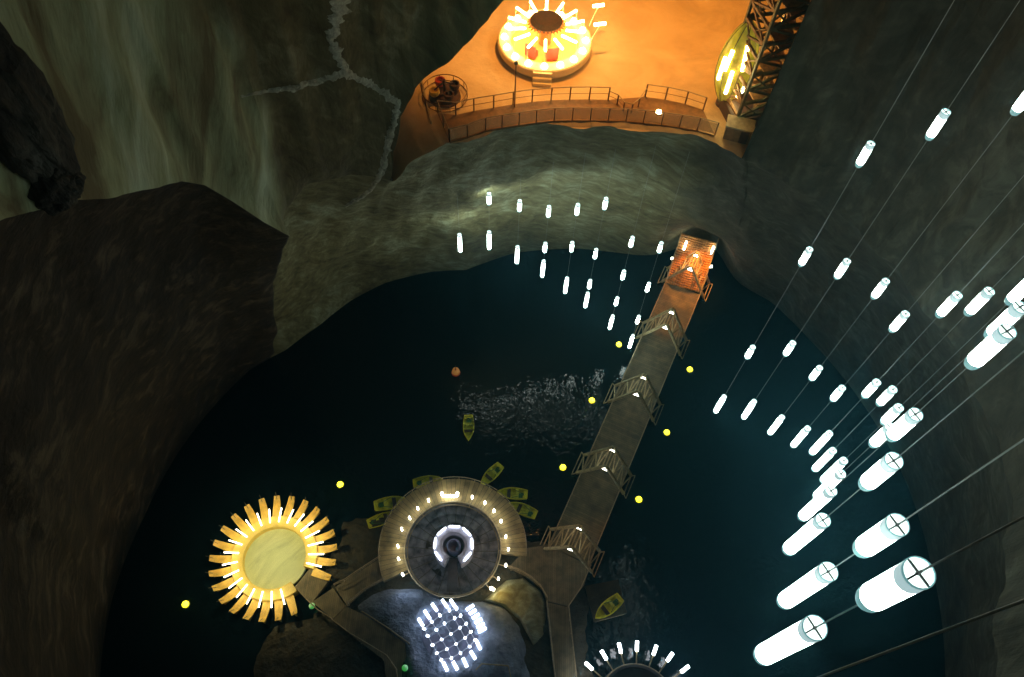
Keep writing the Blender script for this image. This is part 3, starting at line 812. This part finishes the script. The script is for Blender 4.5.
walkway('gangway', 'narrow gangway running from the bridge deck to the bottom edge', [(546,602),(568,607),(577,690),(556,690)], 1.0, [[(546.5,602),(556,690)], [(568,607),(577,690)]])
walkway('stair_flight', 'dark flight of steps beside the lattice of lamps', [(386,637),(404,628),(418,645),(402,656)], .9, [], mat='slab_grey', cat='stairs')
walkway('hatch_frame', 'dark framed hatch on the ground below the lattice of lamps', [(476,670),(482,664),(508,666),(512,690),(474,690)], 1.0, [[(476,671),(482,665),(508,667),(511,680)]], mat='pit_dark', cat='hatch')
for i, (x, y, lab) in enumerate(((312,606,'small green light on the landing of the sun-shaped pavilion'), (405,668,'small green light beside the long boardwalk near the bottom edge'))):
    p = at(x, y, 1.2); t = thing('green_lamp', lab, 'light', (p.x, p.y, .95), group='small green lights on the island')
    MB().lathe([(.001, .62), (.28, .5), (.32, .3), (.2, .2)], 14).build('lens', 'green_light', t, smooth=True)
    MB().lathe([(.2, .2), (.22, 0)], 12).build('base', 'steel_dark', t)

# ------------------------------------------------------------------ bridge
ZB = 1.2
lf = [(549,543),(574,488),(600,431),(622,382),(641,342),(657,310),(668,283)]
rt = [(590,567),(613,512),(640,452),(657,405),(672,362),(686,325),(696,297)]
b0 = at(569, 555, ZB); b1 = at(683, 288, ZB)
bd = (b1 - b0); bl = bd.length; bdir = bd.normalized(); ba = math.atan2(bd.y, bd.x)
bw0 = (at(590,567,ZB) - at(549,543,ZB)).length; 
nrm = Vector((-bdir.y, bdir.x, 0))
ws = [abs((at(*l, ZB) - at(*r, ZB)).dot(nrm)) for l, r in zip(lf, rt)]
BW = sum(ws) / len(ws)
br = thing('bridge', 'long timber footbridge crossing the lake to the island', 'bridge', (b0.x, b0.y, 0), ba)
# local frame: +x along the bridge towards the far wall
MB().box((bl / 2, 0, ZB - .12), (bl, BW, .24)).build('deck', 'bridge_boards', br)
for s_ in (-1, 1):
    MB().box((bl / 2, s_ * (BW / 2 - .05), ZB - .35), (bl, .25, .4)).build('beam', 'timber', br)
    mb = MB(); mb.bar((0, s_ * BW / 2, ZB + 1.0), (bl, s_ * BW / 2, ZB + 1.0), .1, .1); mb.bar((0, s_ * BW / 2, ZB + .55), (bl, s_ * BW / 2, ZB + .55), .06, .06)
    m_ = int(bl / 1.6)
    for i in range(m_ + 1): mb.tube((bl * i / m_, s_ * BW / 2, ZB), (bl * i / m_, s_ * BW / 2, ZB + 1.0), .05)
    mb.build('railing', 'rail_wood', br)
for i in range(1, 7):
    mb = MB()
    for s_ in (-1, 1): mb.tube((bl * i / 7, s_ * BW * .4, -1), (bl * i / 7, s_ * BW * .4, ZB - .2), .14)
    mb.build('pile', 'timber', br)
# A-frames straddling the bridge
def make_aframe():
    t = thing('timber_a_frame', '', 'frame')
    hw = BW / 2 + .6; hh = 4.6; sx = 1.2
    for s_ in (-1, 1):
        for x in (-sx, sx):
            MB().bar((x, s_ * hw, -.7), (x, s_ * .06, hh), .26, .28).build('leg', 'timber', t)
    MB().bar((-sx, 0, hh), (sx, 0, hh), .14, .14).build('ridge', 'timber', t)
    for s_ in (-1, 1):
        mb = MB(); L = [(Vector((0, s_ * hw, -.7)).lerp(Vector((0, 0, hh)), u)) for u in (.0, .22, .44, .66, .88)]
        for i in range(5):
            p = L[i]; mb.bar((-sx, p.y, p.z), (sx, p.y, p.z), .14, .14)
            if i < 4: 
                w = L[i + 1]; a_, b_ = (-sx, sx) if i % 2 else (sx, -sx); mb.bar((a_, p.y, p.z), (b_, w.y, w.z), .13, .13)
        mb.build('bracing', 'timber', t)
        mb = MB(); mb.bar((-sx, s_ * hw, -.7), (-sx - .3, s_ * (hw + .4), -.9), .1, .1); mb.bar((sx, s_ * hw, -.7), (sx + .3, s_ * (hw + .4), -.9), .1, .1)
        mb.bar((-sx - .3, s_ * (hw + .4), -.9), (sx + .3, s_ * (hw + .4), -.9), .1, .1)
        mb.build('outrigger', 'timber', t)
    for x in (-sx, sx):
        mb = MB(); mb.add([(x - .1, -.5, hh - .85), (x - .1, .5, hh - .85), (x - .1, 0, hh - .1), (x + .1, -.5, hh - .85), (x + .1, .5, hh - .85), (x + .1, 0, hh - .1)],
                          [(0, 1, 2), (5, 4, 3), (0, 3, 4, 1), (1, 4, 5, 2), (2, 5, 3, 0)])
        mb.build('apex_lamp', 'lamp_small', t)
    return t
af0 = make_aframe()
apx = [(569,534),(606,456),(639,383),(668,317),(692,259)]
nm = ['first', 'second', 'third', 'fourth', 'fifth']
for i, p in enumerate(apx):
    w = at(*p, ZB + 4.4); s_ = (w - b0).dot(bdir); pos = b0 + bdir * s_
    lab = f'{nm[i]} timber A-frame over the bridge counted from the island'
    if i == 0:
        af0.location = (pos.x, pos.y, ZB - .0); af0.rotation_euler = (0, 0, ba); af0['label'] = lab; af0['group'] = 'timber frames over the bridge'
    else: dup(af0, (pos.x, pos.y, ZB), ba, lab, 'timber frames over the bridge')
# orange-lit stair at the far end
e = b0 + bdir * bl
up = at(699, 238, 6.0) - e; ua = math.atan2(up.y, up.x); ul = max(3.0, up.xy.length)
sg = thing('entrance_stair', 'orange lit wooden stair where the bridge meets the far wall', 'stairs', (e.x, e.y, 0), ua)
mb = MB()
NT = 22
for i in range(NT): mb.box((ul * (i + .5) / NT, 0, ZB + (6.0 - ZB) * (i + .5) / NT), (ul / NT * 1.05, BW * .98, (6 - ZB) / NT))
mb.build('tread', 'stair_boards', sg)
for s_ in (-1, 1):
    MB().bar((-.2, s_ * BW / 2, ZB + .9), (ul, s_ * BW / 2, 6.9), .12, .14).build('handrail', 'rail_wood', sg)
    MB().add([(0, s_ * BW / 2, 0), (ul, s_ * BW / 2, 0), (ul, s_ * BW / 2, 6.1), (0, s_ * BW / 2, ZB + .1), (0, s_ * (BW / 2 - .1), 0), (ul, s_ * (BW / 2 - .1), 0), (ul, s_ * (BW / 2 - .1), 6.1), (0, s_ * (BW / 2 - .1), ZB + .1)],
             [(0, 1, 2, 3), (7, 6, 5, 4), (0, 4, 5, 1), (1, 5, 6, 2), (2, 6, 7, 3), (3, 7, 4, 0)]).build('stringer', 'timber', sg)
for (x, y, z0_, z1_, lab) in ((685,246,4.5,6.3,'white tube lamp on left side of the orange stair'), (712,251,4.5,6.3,'white tube lamp on right side of the orange stair')):
    p = at(x, y, (z0_ + z1_) / 2)
    t = thing('stair_lamp', lab, 'lamp', (p.x, p.y, 0), group='white lamps beside the orange stair')
    MB().tube((0, 0, z0_), (0, 0, z1_), .13, .13, 10).build('tube', 'lamp_small', t); MB().tube((0, 0, -.2), (0, 0, z0_), .06).build('post', 'timber', t)
for (x, y, lab) in ((673,258.5,'small white floodlight left of the far bridge end'), (710,266.5,'small white floodlight right of the far bridge end')):
    p = at(x, y, ZB + 1.4)
    t = thing('floodlight', lab, 'lamp', (p.x, p.y, 0), group='floodlights at the far bridge end')
    MB().bar((-.25, 0, ZB + 1.4), (.3, -.05, ZB + 1.5), .28, .16).build('head', 'lamp_small', t); MB().tube((0, 0, -.4), (0, 0, ZB + 1.3), .06).build('post', 'timber', t)
# warm lamp over the far end
def point(name, loc, col, power, r=.2, spot=None):
    ld = bpy.data.lights.new(name, 'SPOT' if spot else 'POINT'); ld.color = col; ld.energy = power; ld.shadow_soft_size = r
    o = bpy.data.objects.new(name, ld); COL.objects.link(o); o.location = loc
    if spot: ld.spot_size = spot; ld.spot_blend = .6
    return o
w = e + bdir * .3
point('stair_light', (w.x + 1.2, w.y + .4, 10.5), (1, .36, .05), 5200, .2, 1.0)
q_ = b0 + bdir * (bl - 4.5); point('bridge_light', (q_.x, q_.y, 8.5), (1, .40, .06), 1500, .2, 1.1)

# ------------------------------------------------------------------ boats, raft, floats, buoy
def make_boat():
    t = thing('rowing_boat', '', 'boat')
    Lh = 3.6
    st = [(-1.75, .52, .55, .05), (-1.2, .62, .54, .0), (-.5, .7, .53, -.03), (.3, .68, .54, -.02), (1.0, .5, .58, .02), (1.5, .25, .64, .12), (1.82, .03, .70, .4)]
    def loft(sc, dz):
        vs = []; fs = []
        for x, w_, h_, b_ in st:
            w_ *= sc; x2 = x * (1 - (1 - sc) * .5)
            vs += [(x2, -w_, h_), (x2, -w_ * .92, b_ + .22 + dz), (x2, -w_ * .6, b_ + dz), (x2, 0, b_ - .04 + dz), (x2, w_ * .6, b_ + dz), (x2, w_ * .92, b_ + .22 + dz), (x2, w_, h_)]
        for i in range(len(st) - 1):
            for k_ in range(6): fs.append((i * 7 + k_, i * 7 + k_ + 1, i * 7 + 8 + k_, i * 7 + 7 + k_))
        fs.append((0, 1, 2, 3, 4, 5, 6)); return vs, fs
    MB().add(*loft(1, -.12)).build('hull', 'boat_yellow', t, smooth=True)
    MB().add(*loft(.86, .08)).build('lining', 'boat_inner', t)
    mb = MB()
    L = [(x, -w_, h_) for x, w_, h_, _ in st] + [(x, w_, h_) for x, w_, h_, _ in reversed(st)]
    mb.path(L + [L[0]], .06, 6); mb.build('gunwale', 'boat_yellow', t)
    MB().box((.45, 0, .4), (.42, 1.18, .06)).build('thwart', 'boat_dark', t)
    MB().box((-.55, 0, .4), (.34, 1.2, .06)).build('thwart', 'boat_inner', t)
    MB().box((-1.55, 0, .42), (.38, .95, .06)).build('thwart', 'boat_yellow', t)
    MB().box((-1.0, .1, .2), (.5, .55, .08)).build('floor_mat', 'boat_green', t)
    for s_ in (-1, 1):
        MB().tube((.1, s_ * .58, .56), (-.9, s_ * .2, .5), .03).tube((-.9, s_ * .2, .5), (-1.35, s_ * .05, .48), .02, .09).build('oar', 'boat_green', t)
    return t
boats = [((375,506),(405.5,499.6),'yellow rowing boat moored at left of the round pavilion, the upper of two'),
 ((367.7,524.4),(397,513.5),'yellow rowing boat moored at left of the round pavilion, the lower of two'),
 ((413,483.6),(442,479),'yellow rowing boat lying alone at upper left of the round pavilion'),
 ((501,464.6),(481.2,484.6),'yellow rowing boat slanting away from the top of the round pavilion'),
 ((527.5,494.5),(497.8,492),'yellow rowing boat at right of the round pavilion, the upper of two'),
 ((536.4,515),(509,503.5),'yellow rowing boat at right of the round pavilion, the lower of two'),
 ((468.5,414.8),(468.5,440),'dim rowing boat drifting alone on the open dark water'),
 ((620.8,597),(595.7,618),'olive yellow rowing boat resting on a dark raft right of the deck')]
b_0 = make_boat()
for i, (s0, s1, lab) in enumerate(boats):
    zb = .72 if i == 7 else .3
    a_, b_ = at(*s0, zb + .3), at(*s1, zb + .3); m_ = (a_ + b_) / 2; an = math.atan2((b_ - a_).y, (b_ - a_).x)
    loc = (m_.x, m_.y, zb - .2)
    if i == 0: b_0.location = loc; b_0.rotation_euler = (0, 0, an); b_0['label'] = lab; b_0['group'] = 'yellow rowing boats'
    else:
        o = dup(b_0, loc, an, lab, 'yellow rowing boats')
        L_ = (b_ - a_).length / 3.6; o.scale = (L_, L_, L_) if .7 < L_ < 1.4 else (1, 1, 1)
raft = [(585,586),(618,579.5),(627,613),(594,622)]
q = [Vector(P(*p, .35)) for p in raft]; c = sum(q, Vector((0, 0))) / 4
t = thing('raft', 'dark square timber raft floating right of the bridge deck', 'raft', (c.x, c.y, 0))
MB().prism([(p.x - c.x, p.y - c.y) for p in q], .1, .36).build('boards', 'island_ground', t)
for i in (0, 1): 
    mb = MB(); a_, b_ = q[i * 2] - c, q[i * 2 + 1] - c; mb.tube((a_.x * .9, a_.y * .9, .05), (b_.x * .9, b_.y * .9, .05), .2); mb.build('float_log', 'timber', t)
fl = [(619,344,'yellow glowing float on the water left of the bridge beside a hanging lamp'), (690,369,'yellow glowing float right of the bridge, the farthest one there'),
 (592,400,'yellow glowing float left of the bridge by its middle frame'), (667,432,'yellow glowing float right of the bridge, middle of three there'),
 (563,467,'yellow glowing float left of the bridge, nearest to the boats'), (639,499,'yellow glowing float right of the bridge, nearest to the island'),
 (340,484,'yellow glowing float between the sun-shaped pavilion and the moored boats'), (185,604,'pale yellow glowing float alone at left of the sun-shaped pavilion')]
f0 = None
for i, (x, y, lab) in enumerate(fl):
    p = at(x, y, .2)
    if f0 is None:
        f0 = thing('glowing_float', lab, 'float', (p.x, p.y, 0), group='yellow glowing floats on the lake')
        MB().lathe([(.30, -.05), (.34, .1), (.3, .25), (.2, .33), (.001, .38)], 18).build('globe', 'float_yellow', f0, smooth=True)
        MB().lathe([(.30, -.2), (.42, -.12), (.43, .02), (.33, .08)], 18).build('collar', 'boat_yellow', f0, smooth=True)
    else: dup(f0, (p.x, p.y, 0), 0, lab, 'yellow glowing floats on the lake')
p = at(456, 374, 0)
t = thing('buoy', 'small red and orange buoy out on the dark water', 'buoy', (p.x, p.y, 0))
MB().lathe([(.001, -.2), (.35, .0), (.55, .35), (.5, .6)], 16).build('float_body', 'buoy_red', t, smooth=True)
MB().lathe([(.5, .6), (.42, 1.0), (.12, 1.1)], 16).build('cap', 'buoy_orange', t, smooth=True)
MB().tube((0, 0, 1.1), (0, 0, 2.2), .05, .03).build('mast', 'steel_dark', t)

# ------------------------------------------------------------------ upper hall
# carousel
c = at(545, 40, ZF + .9); RC = (at(592, 40, ZF + .9) - at(545, 40, ZF + .9)).length
ca = thing('carousel', 'glowing round carousel with dark cap and fringe on the orange floor', 'carousel', (c.x, c.y, ZF))
fa = math.atan2(-(c.y), -c.x)     # towards the viewpoint
MB().lathe([(RC * .93, .0), (RC, .35), (RC, .9), (RC * .97, .98), (RC * .74, .98), (RC * .72, .6)], 56).build('base_ring', 'carousel_cream', ca)
MB().lathe([(RC * .73, .6), (.001, .6)], 40).build('inner_floor', 'wood_yellow', ca)
MB().tube((0, 0, .6), (0, 0, 2.5), .45, .6, 16).build('column', 'carousel_fringe', ca)
cz = 2.5
MB().lathe([(.001, cz + .55), (.9, cz + .45), (1.28, cz + .25), (1.28, cz)], 32).build('cap', 'carousel_cap', ca)
mb = MB()
for i in range(28):
    t = 2 * PI * i / 28
    mb.add([(1.25 * math.cos(t - .1), 1.25 * math.sin(t - .1), cz + .2), (1.25 * math.cos(t + .1), 1.25 * math.sin(t + .1), cz + .2), (1.62 * math.cos(t), 1.62 * math.sin(t), cz - .05), (1.25 * math.cos(t), 1.25 * math.sin(t), cz - .08)], [(0, 1, 2), (0, 2, 3), (1, 3, 2)])
mb.build('fringe', 'carousel_fringe', ca)
for i in range(14):
    t = 2 * PI * (i + .5) / 14
    p0 = Vector((1.65 * math.cos(t), 1.65 * math.sin(t), cz - .3)); p1 = Vector((3.1 * math.cos(t), 3.1 * math.sin(t), cz - .15))
    if i % 14 in (2, 5): pass
    MB().tube(p0, p1, .10, .10, 8).build('light_rod', 'tube_carousel', ca)
    MB().tube(p1, (RC * .85 * math.cos(t), RC * .85 * math.sin(t), .95), .035).build('post', 'carousel_cream', ca)
for i in range(16):
    t = 2 * PI * i / 16
    MB().lathe([(.001, .26), (.2, .24), (.26, .1), (.26, 0)], 12, (RC * .86 * math.cos(t), RC * .86 * math.sin(t), .98)).build('deck_lamp', 'tube_carousel', ca, smooth=True)
for i, t in enumerate((fa - .62, fa - .42, fa + .22, fa + .42)):
    x, y = RC * .52 * math.cos(t), RC * .52 * math.sin(t)
    st = MB().box((x, y, .95), (.55, .5, .5), t).build('seat', 'seat_red', ca)
    MB().box((x + .26 * math.cos(t), y + .26 * math.sin(t), 1.45), (.1, .5, .75), t).build('seat_back', 'seat_red', st)
st = MB(); 
for i in range(3): st.box((math.cos(fa) * (RC + .12 + .25 * (2 - i) - .1), math.sin(fa) * (RC + .12 + .25 * (2 - i) - .1), .15 + .3 * i - .0), (.28, 1.5, .3 + .0), fa)
st.build('steps', 'carousel_cream', ca)
for px, py in ((598.5,5.5),(600,24)):
    v = at(px, py, ZF + 2.6) - Vector((c.x, c.y, 0)); d = Vector((.45, .12, 0))
    am = MB().tube((v.x - d.x, v.y - d.y, 2.6), (v.x + d.x, v.y + d.y, 2.6), .13, .13, 10).build('outer_lamp', 'tube_carousel', ca)
    MB().tube((v.x, v.y, 2.5), (v.x * .86, v.y * .86, .9), .04).build('lamp_arm', 'carousel_cream', am)
# small ride at left
c = at(445, 97, ZF)
rd = thing('small_ride', 'small dark children ride inside a round fence, left of the carousel', 'ride', (c.x, c.y, ZF))
MB().lathe([(.001, .3), (1.2, .28), (1.25, 0)], 28).build('platform', 'ride_dark', rd)
MB().path([(1.75 * math.cos(2 * PI * i / 32), 1.75 * math.sin(2 * PI * i / 32), .7) for i in range(33)], .04).build('fence_hoop', 'rail_metal', rd)
MB().path([(1.75 * math.cos(2 * PI * i / 32), 1.75 * math.sin(2 * PI * i / 32), .1) for i in range(33)], .04).build('fence_hoop', 'rail_metal', rd)
mb = MB()
for i in range(10): mb.tube((1.75 * math.cos(2 * PI * i / 10), 1.75 * math.sin(2 * PI * i / 10), 0), (1.75 * math.cos(2 * PI * i / 10), 1.75 * math.sin(2 * PI * i / 10), .72), .03)
mb.build('fence_post', 'rail_metal', rd)
MB().tube((0, 0, .28), (0, 0, 1.7), .12).build('mast', 'ride_dark', rd)
for i, mt in enumerate(('ride_dark', 'seat_red', 'ride_yellow', 'ride_dark')):
    t = i * PI / 2 + .5; x, y = .85 * math.cos(t), .85 * math.sin(t)
    cr = MB().lathe([(.001, .0), (.3, .0), (.42, .25), (.4, .5), (.3, .5), (.25, .2), (.001, .18)], 16, (x, y, .55)).build('cup', mt, rd)
    MB().bar((0, 0, 1.5), (x, y, 1.0), .08, .1).build('cup_arm', 'ride_dark', cr)
# lamp pole
c = at(514.5, 108, ZF)
t = thing('lamp_pole', 'tall thin dark pole standing at the railing below the carousel', 'pole', (c.x, c.y, ZF))
hp = R_ = H - math.hypot(c.x, c.y) * cot(516, 62) - ZF
MB().tube((0, 0, 0), (0, 0, hp), .06, .04).build('shaft', 'rail_metal', t); MB().lathe([(.001, 0), (.14, .03), (.14, .2), (.05, .25)], 10, (0, 0, hp - .2)).build('head', 'steel_dark', t); MB().lathe([(.2, 0), (.2, .06), (.06, .1)], 10).build('foot', 'steel_dark', t)
# walkway along the rim
outer = [(449.6,141.5),(467.6,137),(485.6,130.3),(502,127.5),(519,125),(536,122.5),(554,120.6),(572,120.2),(590,120.4),(608,120.6),(625.7,121.3),(643,122.8),(661,124.9),(679,127.4),(697,130.3),(714.7,135)]
inner = [(438,113),(456,115),(474,111),(493.7,107.8),(513,104.5),(532,102),(551,100.4),(569.6,99.7),(589,99.5),(608,100)]
inner2 = [(645,97),(665,99.7),(685,104),(703,110)]
zw = ZF + .1
po = [at(*p, zw) for p in outer]; pi1 = [at(*p, zw) for p in inner]; pi2 = [at(*p, zw) for p in inner2]
c = sum(po, Vector()) / len(po)
wk = thing('rim_walkway', 'curved brown walkway along the edge of the orange floor', 'walkway', (c.x, c.y, ZF))
poly = [(p.x - c.x, p.y - c.y) for p in po] + [(p.x - c.x, p.y - c.y) for p in reversed(pi1 + pi2)]
MB().prism(poly, -.1, .12).build('deck', 'walk_orange', wk)
mb = MB()
for a_, b_ in zip(po, po[1:]): mb.bar((a_ - c) - Vector((0, 0, ZF - c.z + .0)) * 0 + Vector((0, 0, c.z - ZF - zw + ZF + .05)), (b_ - c) + Vector((0, 0, c.z - ZF - zw + ZF + .05)), .15, .2)
mb.build('edge_curb', 'rail_metal', wk)
def railing(label, pts, h=1.25, panels=True):
    c = sum(pts, Vector()) / len(pts)
    t = thing('railing', label, 'railing', (c.x, c.y, zw), group='railings of the rim walkway')
    q = [(p - c) for p in pts]; q = [Vector((p.x, p.y, 0)) for p in q]
    MB().path([p + Vector((0, 0, h)) for p in q], .04).build('top_rail', 'rail_wood', t)
    for p in q: MB().bar(p, p + Vector((0, 0, h)), .1, .1).build('post', 'rail_metal', t)
    if panels:
        for a_, b_ in zip(q, q[1:]):
            d = (b_ - a_); MB().bar(a_ + d * .06 + Vector((0, 0, h * .5)), a_ + d * .94 + Vector((0, 0, h * .5)), .02, h * .82).build('panel', 'panel_glass', t)
    else:
        MB().path([p + Vector((0, 0, h * .5)) for p in q], .02).build('mid_rail', 'rail_metal', t)
railing('long outer railing with panels along the edge above the rock wall', po)
railing('inner railing on the carousel side of the rim walkway, left length', pi1, panels=False)
railing('short inner railing of the rim walkway near the lattice tower', pi2, panels=False)
railing('side railing closing the left end of the rim walkway', [po[0], po[0].lerp(pi1[0], .5), pi1[0]], panels=True)
railing('stepped low railing in the gap of the inner railings', [pi1[-1], at(617,104,zw), at(623,111,zw), at(631,113,zw), at(638,107,zw), pi2[0]], h=.9, panels=False)
p = at(658.5,113,zw); t = thing('deck_light', 'small white light on the deck of the rim walkway', 'light', (p.x, p.y, zw + .02))
MB().lathe([(.001, .2), (.2, .16), (.26, 0)], 14).build('lens', 'tube_carousel', t, smooth=True); MB().lathe([(.3, .0), (.3, .05), (.24, .06)], 14).build('rim', 'rail_metal', t)
# leaning timber edge at far left
p0, p1 = at(421.5,80,ZF + .2), at(431,122,ZF + .2)
c = (p0 + p1) / 2; t = thing('edge_board', 'pale straight board on the sloping ground left of the walkway', 'board', (c.x, c.y, ZF))
MB().bar((p0.x - c.x, p0.y - c.y, .12), (p1.x - c.x, p1.y - c.y, .12), .12, .25).build('board', 'rail_wood', t)
for u in (.1, .9):
    q = p0.lerp(p1, u) - c; MB().box((q.x, q.y, .0), (.14, .14, .3)).build('peg', 'rail_metal', t)
# lattice tower
base = at(744, 113, ZF)
tw = thing('lattice_tower', 'tall dark steel lattice tower beside the glowing pod', 'tower', (base.x, base.y, ZF), .28)
a = 1.5; HT = 26.0; stp = 1.3
for sx in (-1, 1):
    for sy in (-1, 1): MB().box((sx * a, sy * a, HT / 2), (.2, .2, HT)).build('post', 'steel_dark', tw)
cor = [(-a, -a), (a, -a), (a, a), (-a, a)]
ns = int(HT / stp)
for k_ in range(4):
    (x0, y0), (x1, y1) = cor[k_], cor[(k_ + 1) % 4]
    mb = MB()
    for i in range(ns):
        z0, z1 = i * stp, (i + 1) * stp
        mb.bar((x0, y0, z1), (x1, y1, z1), .2, .2)
        if i % 2: mb.bar((x0, y0, z0), (x1, y1, z1), .15, .15)
        else: mb.bar((x1, y1, z0), (x0, y0, z1), .15, .15)
        mb.bar(((x0 + x1) / 2, (y0 + y1) / 2, z0), (x0 if i % 2 else x1, y0 if i % 2 else y1, z1), .1, .1)
    mb.build('bracing', 'steel_rust' if k_ % 2 else 'steel_dark', tw)
for i in range(ns):
    if i % 2: MB().box((a * .45, 0, i * stp + .6), (a * 1.0, a * 1.7, .1)).build('stair_landing', 'steel_rust', tw)
    MB().bar((.2, (-1) ** i * a * .8, i * stp - .6), (a * .9, (-1) ** i * -a * .8, i * stp + .6), .5, .14).build('stair_flight', 'steel_rust', tw)
MB().box((0, 0, .5), (a * 2.3, a * 2.1, 1.0)).build('base_block', 'ride_dark', tw)
# kiosk by the tower foot
c = at(736, 137, ZF)
t = thing('kiosk', 'brown box-like booth at the foot of the lattice tower', 'booth', (c.x, c.y, ZF), -.25)
MB().box((0, 0, .65), (1.9, 1.1, 1.3)).build('body', 'walk_orange', t); MB().box((0, 0, 1.36), (2.1, 1.3, .12)).build('roof', 'rail_wood', t); MB().box((.5, -.57, .6), (.6, .06, 1.1)).build('door', 'ride_dark', t)
# pod lantern
cb = at(723, 104, ZF); 
pd = thing('pod_lantern', 'tall yellow translucent pod with glowing tubes beside the lattice tower', 'lantern', (cb.x, cb.y, ZF))
hh = H - math.hypot(cb.x, cb.y) * cot(746, 18) - ZF
rm = (at(751, 60, ZF + hh / 2) - at(714, 60, ZF + hh / 2)).length / 2
prof = [(.25, 0), (.32, .5)] + [(.001 + rm * math.sin(PI * (.07 + .93 * u)) ** .68, .5 + (hh - .5) * u) for u in [i / 18 for i in range(19)]]
MB().lathe(prof, 28).build('shell', 'pod_shell', pd, smooth=True)
mb = MB()
for i in range(8):
    t = 2 * PI * i / 8; mb.path([(r * 1.01 * math.cos(t), r * 1.01 * math.sin(t), z) for r, z in prof], .03, 5)
mb.build('rib', 'steel_dark', pd)
MB().lathe([(.6, 0), (.6, .3), (.3, .55), (.3, .0)], 20).build('base', 'ride_dark', pd)
for u0, u1, t in ((.35, .62, fa - 1.0), (.22, .52, fa - .35), (.55, .8, fa + .1), (.12, .3, fa + .7), (.5, .72, fa - .75)):
    q0, q1 = [Vector((rm * math.sin(PI * (.07 + .93 * u)) ** .68 * 1.06 * math.cos(t), rm * math.sin(PI * (.07 + .93 * u)) ** .68 * 1.06 * math.sin(t), .5 + (hh - .5) * u)) for u in (u0, u1)]
    MB().tube(q0, q1, .13, .13, 10).build('light_tube', 'tube_carousel', pd)

# ------------------------------------------------------------------ lights of the hall, world
def area(name, loc, size, col, power):
    ld = bpy.data.lights.new(name, 'AREA'); ld.color = col; ld.energy = power; ld.size = size
    o = bpy.data.objects.new(name, ld); COL.objects.link(o); o.location = loc; return o
def hall_spot(loc, aim, power, ang):
    o = point('hall_lamp', loc, (1, .40, .07), power, .6, ang)
    o.rotation_euler = (Vector(aim) - Vector(loc)).to_track_quat('-Z', 'Y').to_euler()
hall_spot((3, 55, 66), (4, 59, 42), 29000, 1.5)
hall_spot((14, 56, 64), (13, 58, 42), 7000, 1.3)
v = at(276, 556, 1)
point('pavilion_fill', (v.x, v.y, 8.5), (1, .88, .45), 2300, .3, 2.2)  # added spot without a fixture, brightens the pavilion disc from above
point('ground_lamp', w_warm, (1, .68, .16), 90, .1)
point('ground_lamp', w_cold, (.7, .85, 1), 60, .1)
v = at(733, 84, ZF); point('tower_lamp', (v.x, v.y, 47.5), (1, .45, .10), 260, .15)
W = bpy.data.worlds.new('world'); S.world = W; W.use_nodes = True
nt = W.node_tree; bg = nt.nodes['Background']; bg.inputs['Color'].default_value = (.02, .03, .035, 1); bg.inputs['Strength'].default_value = 0.0
HAZE = .00085
if HAZE:
    vs_ = nt.nodes.new('ShaderNodeVolumeScatter'); vs_.inputs['Density'].default_value = HAZE; vs_.inputs['Color'].default_value = (.2, .76, 1, 1); vs_.inputs['Anisotropy'].default_value = .8
    nt.links.new(vs_.outputs[0], nt.nodes['World Output'].inputs['Volume'])
S.view_settings.view_transform = 'Standard'; S.view_settings.look = 'None'; S.view_settings.gamma = 1; S.view_settings.exposure = 0
S.view_settings.use_curve_mapping = False
S.cycles.use_denoising = True
S.cycles.max_bounces = 6; S.cycles.diffuse_bounces = 3; S.cycles.volume_bounces = 0
bpy.context.view_layer.update()
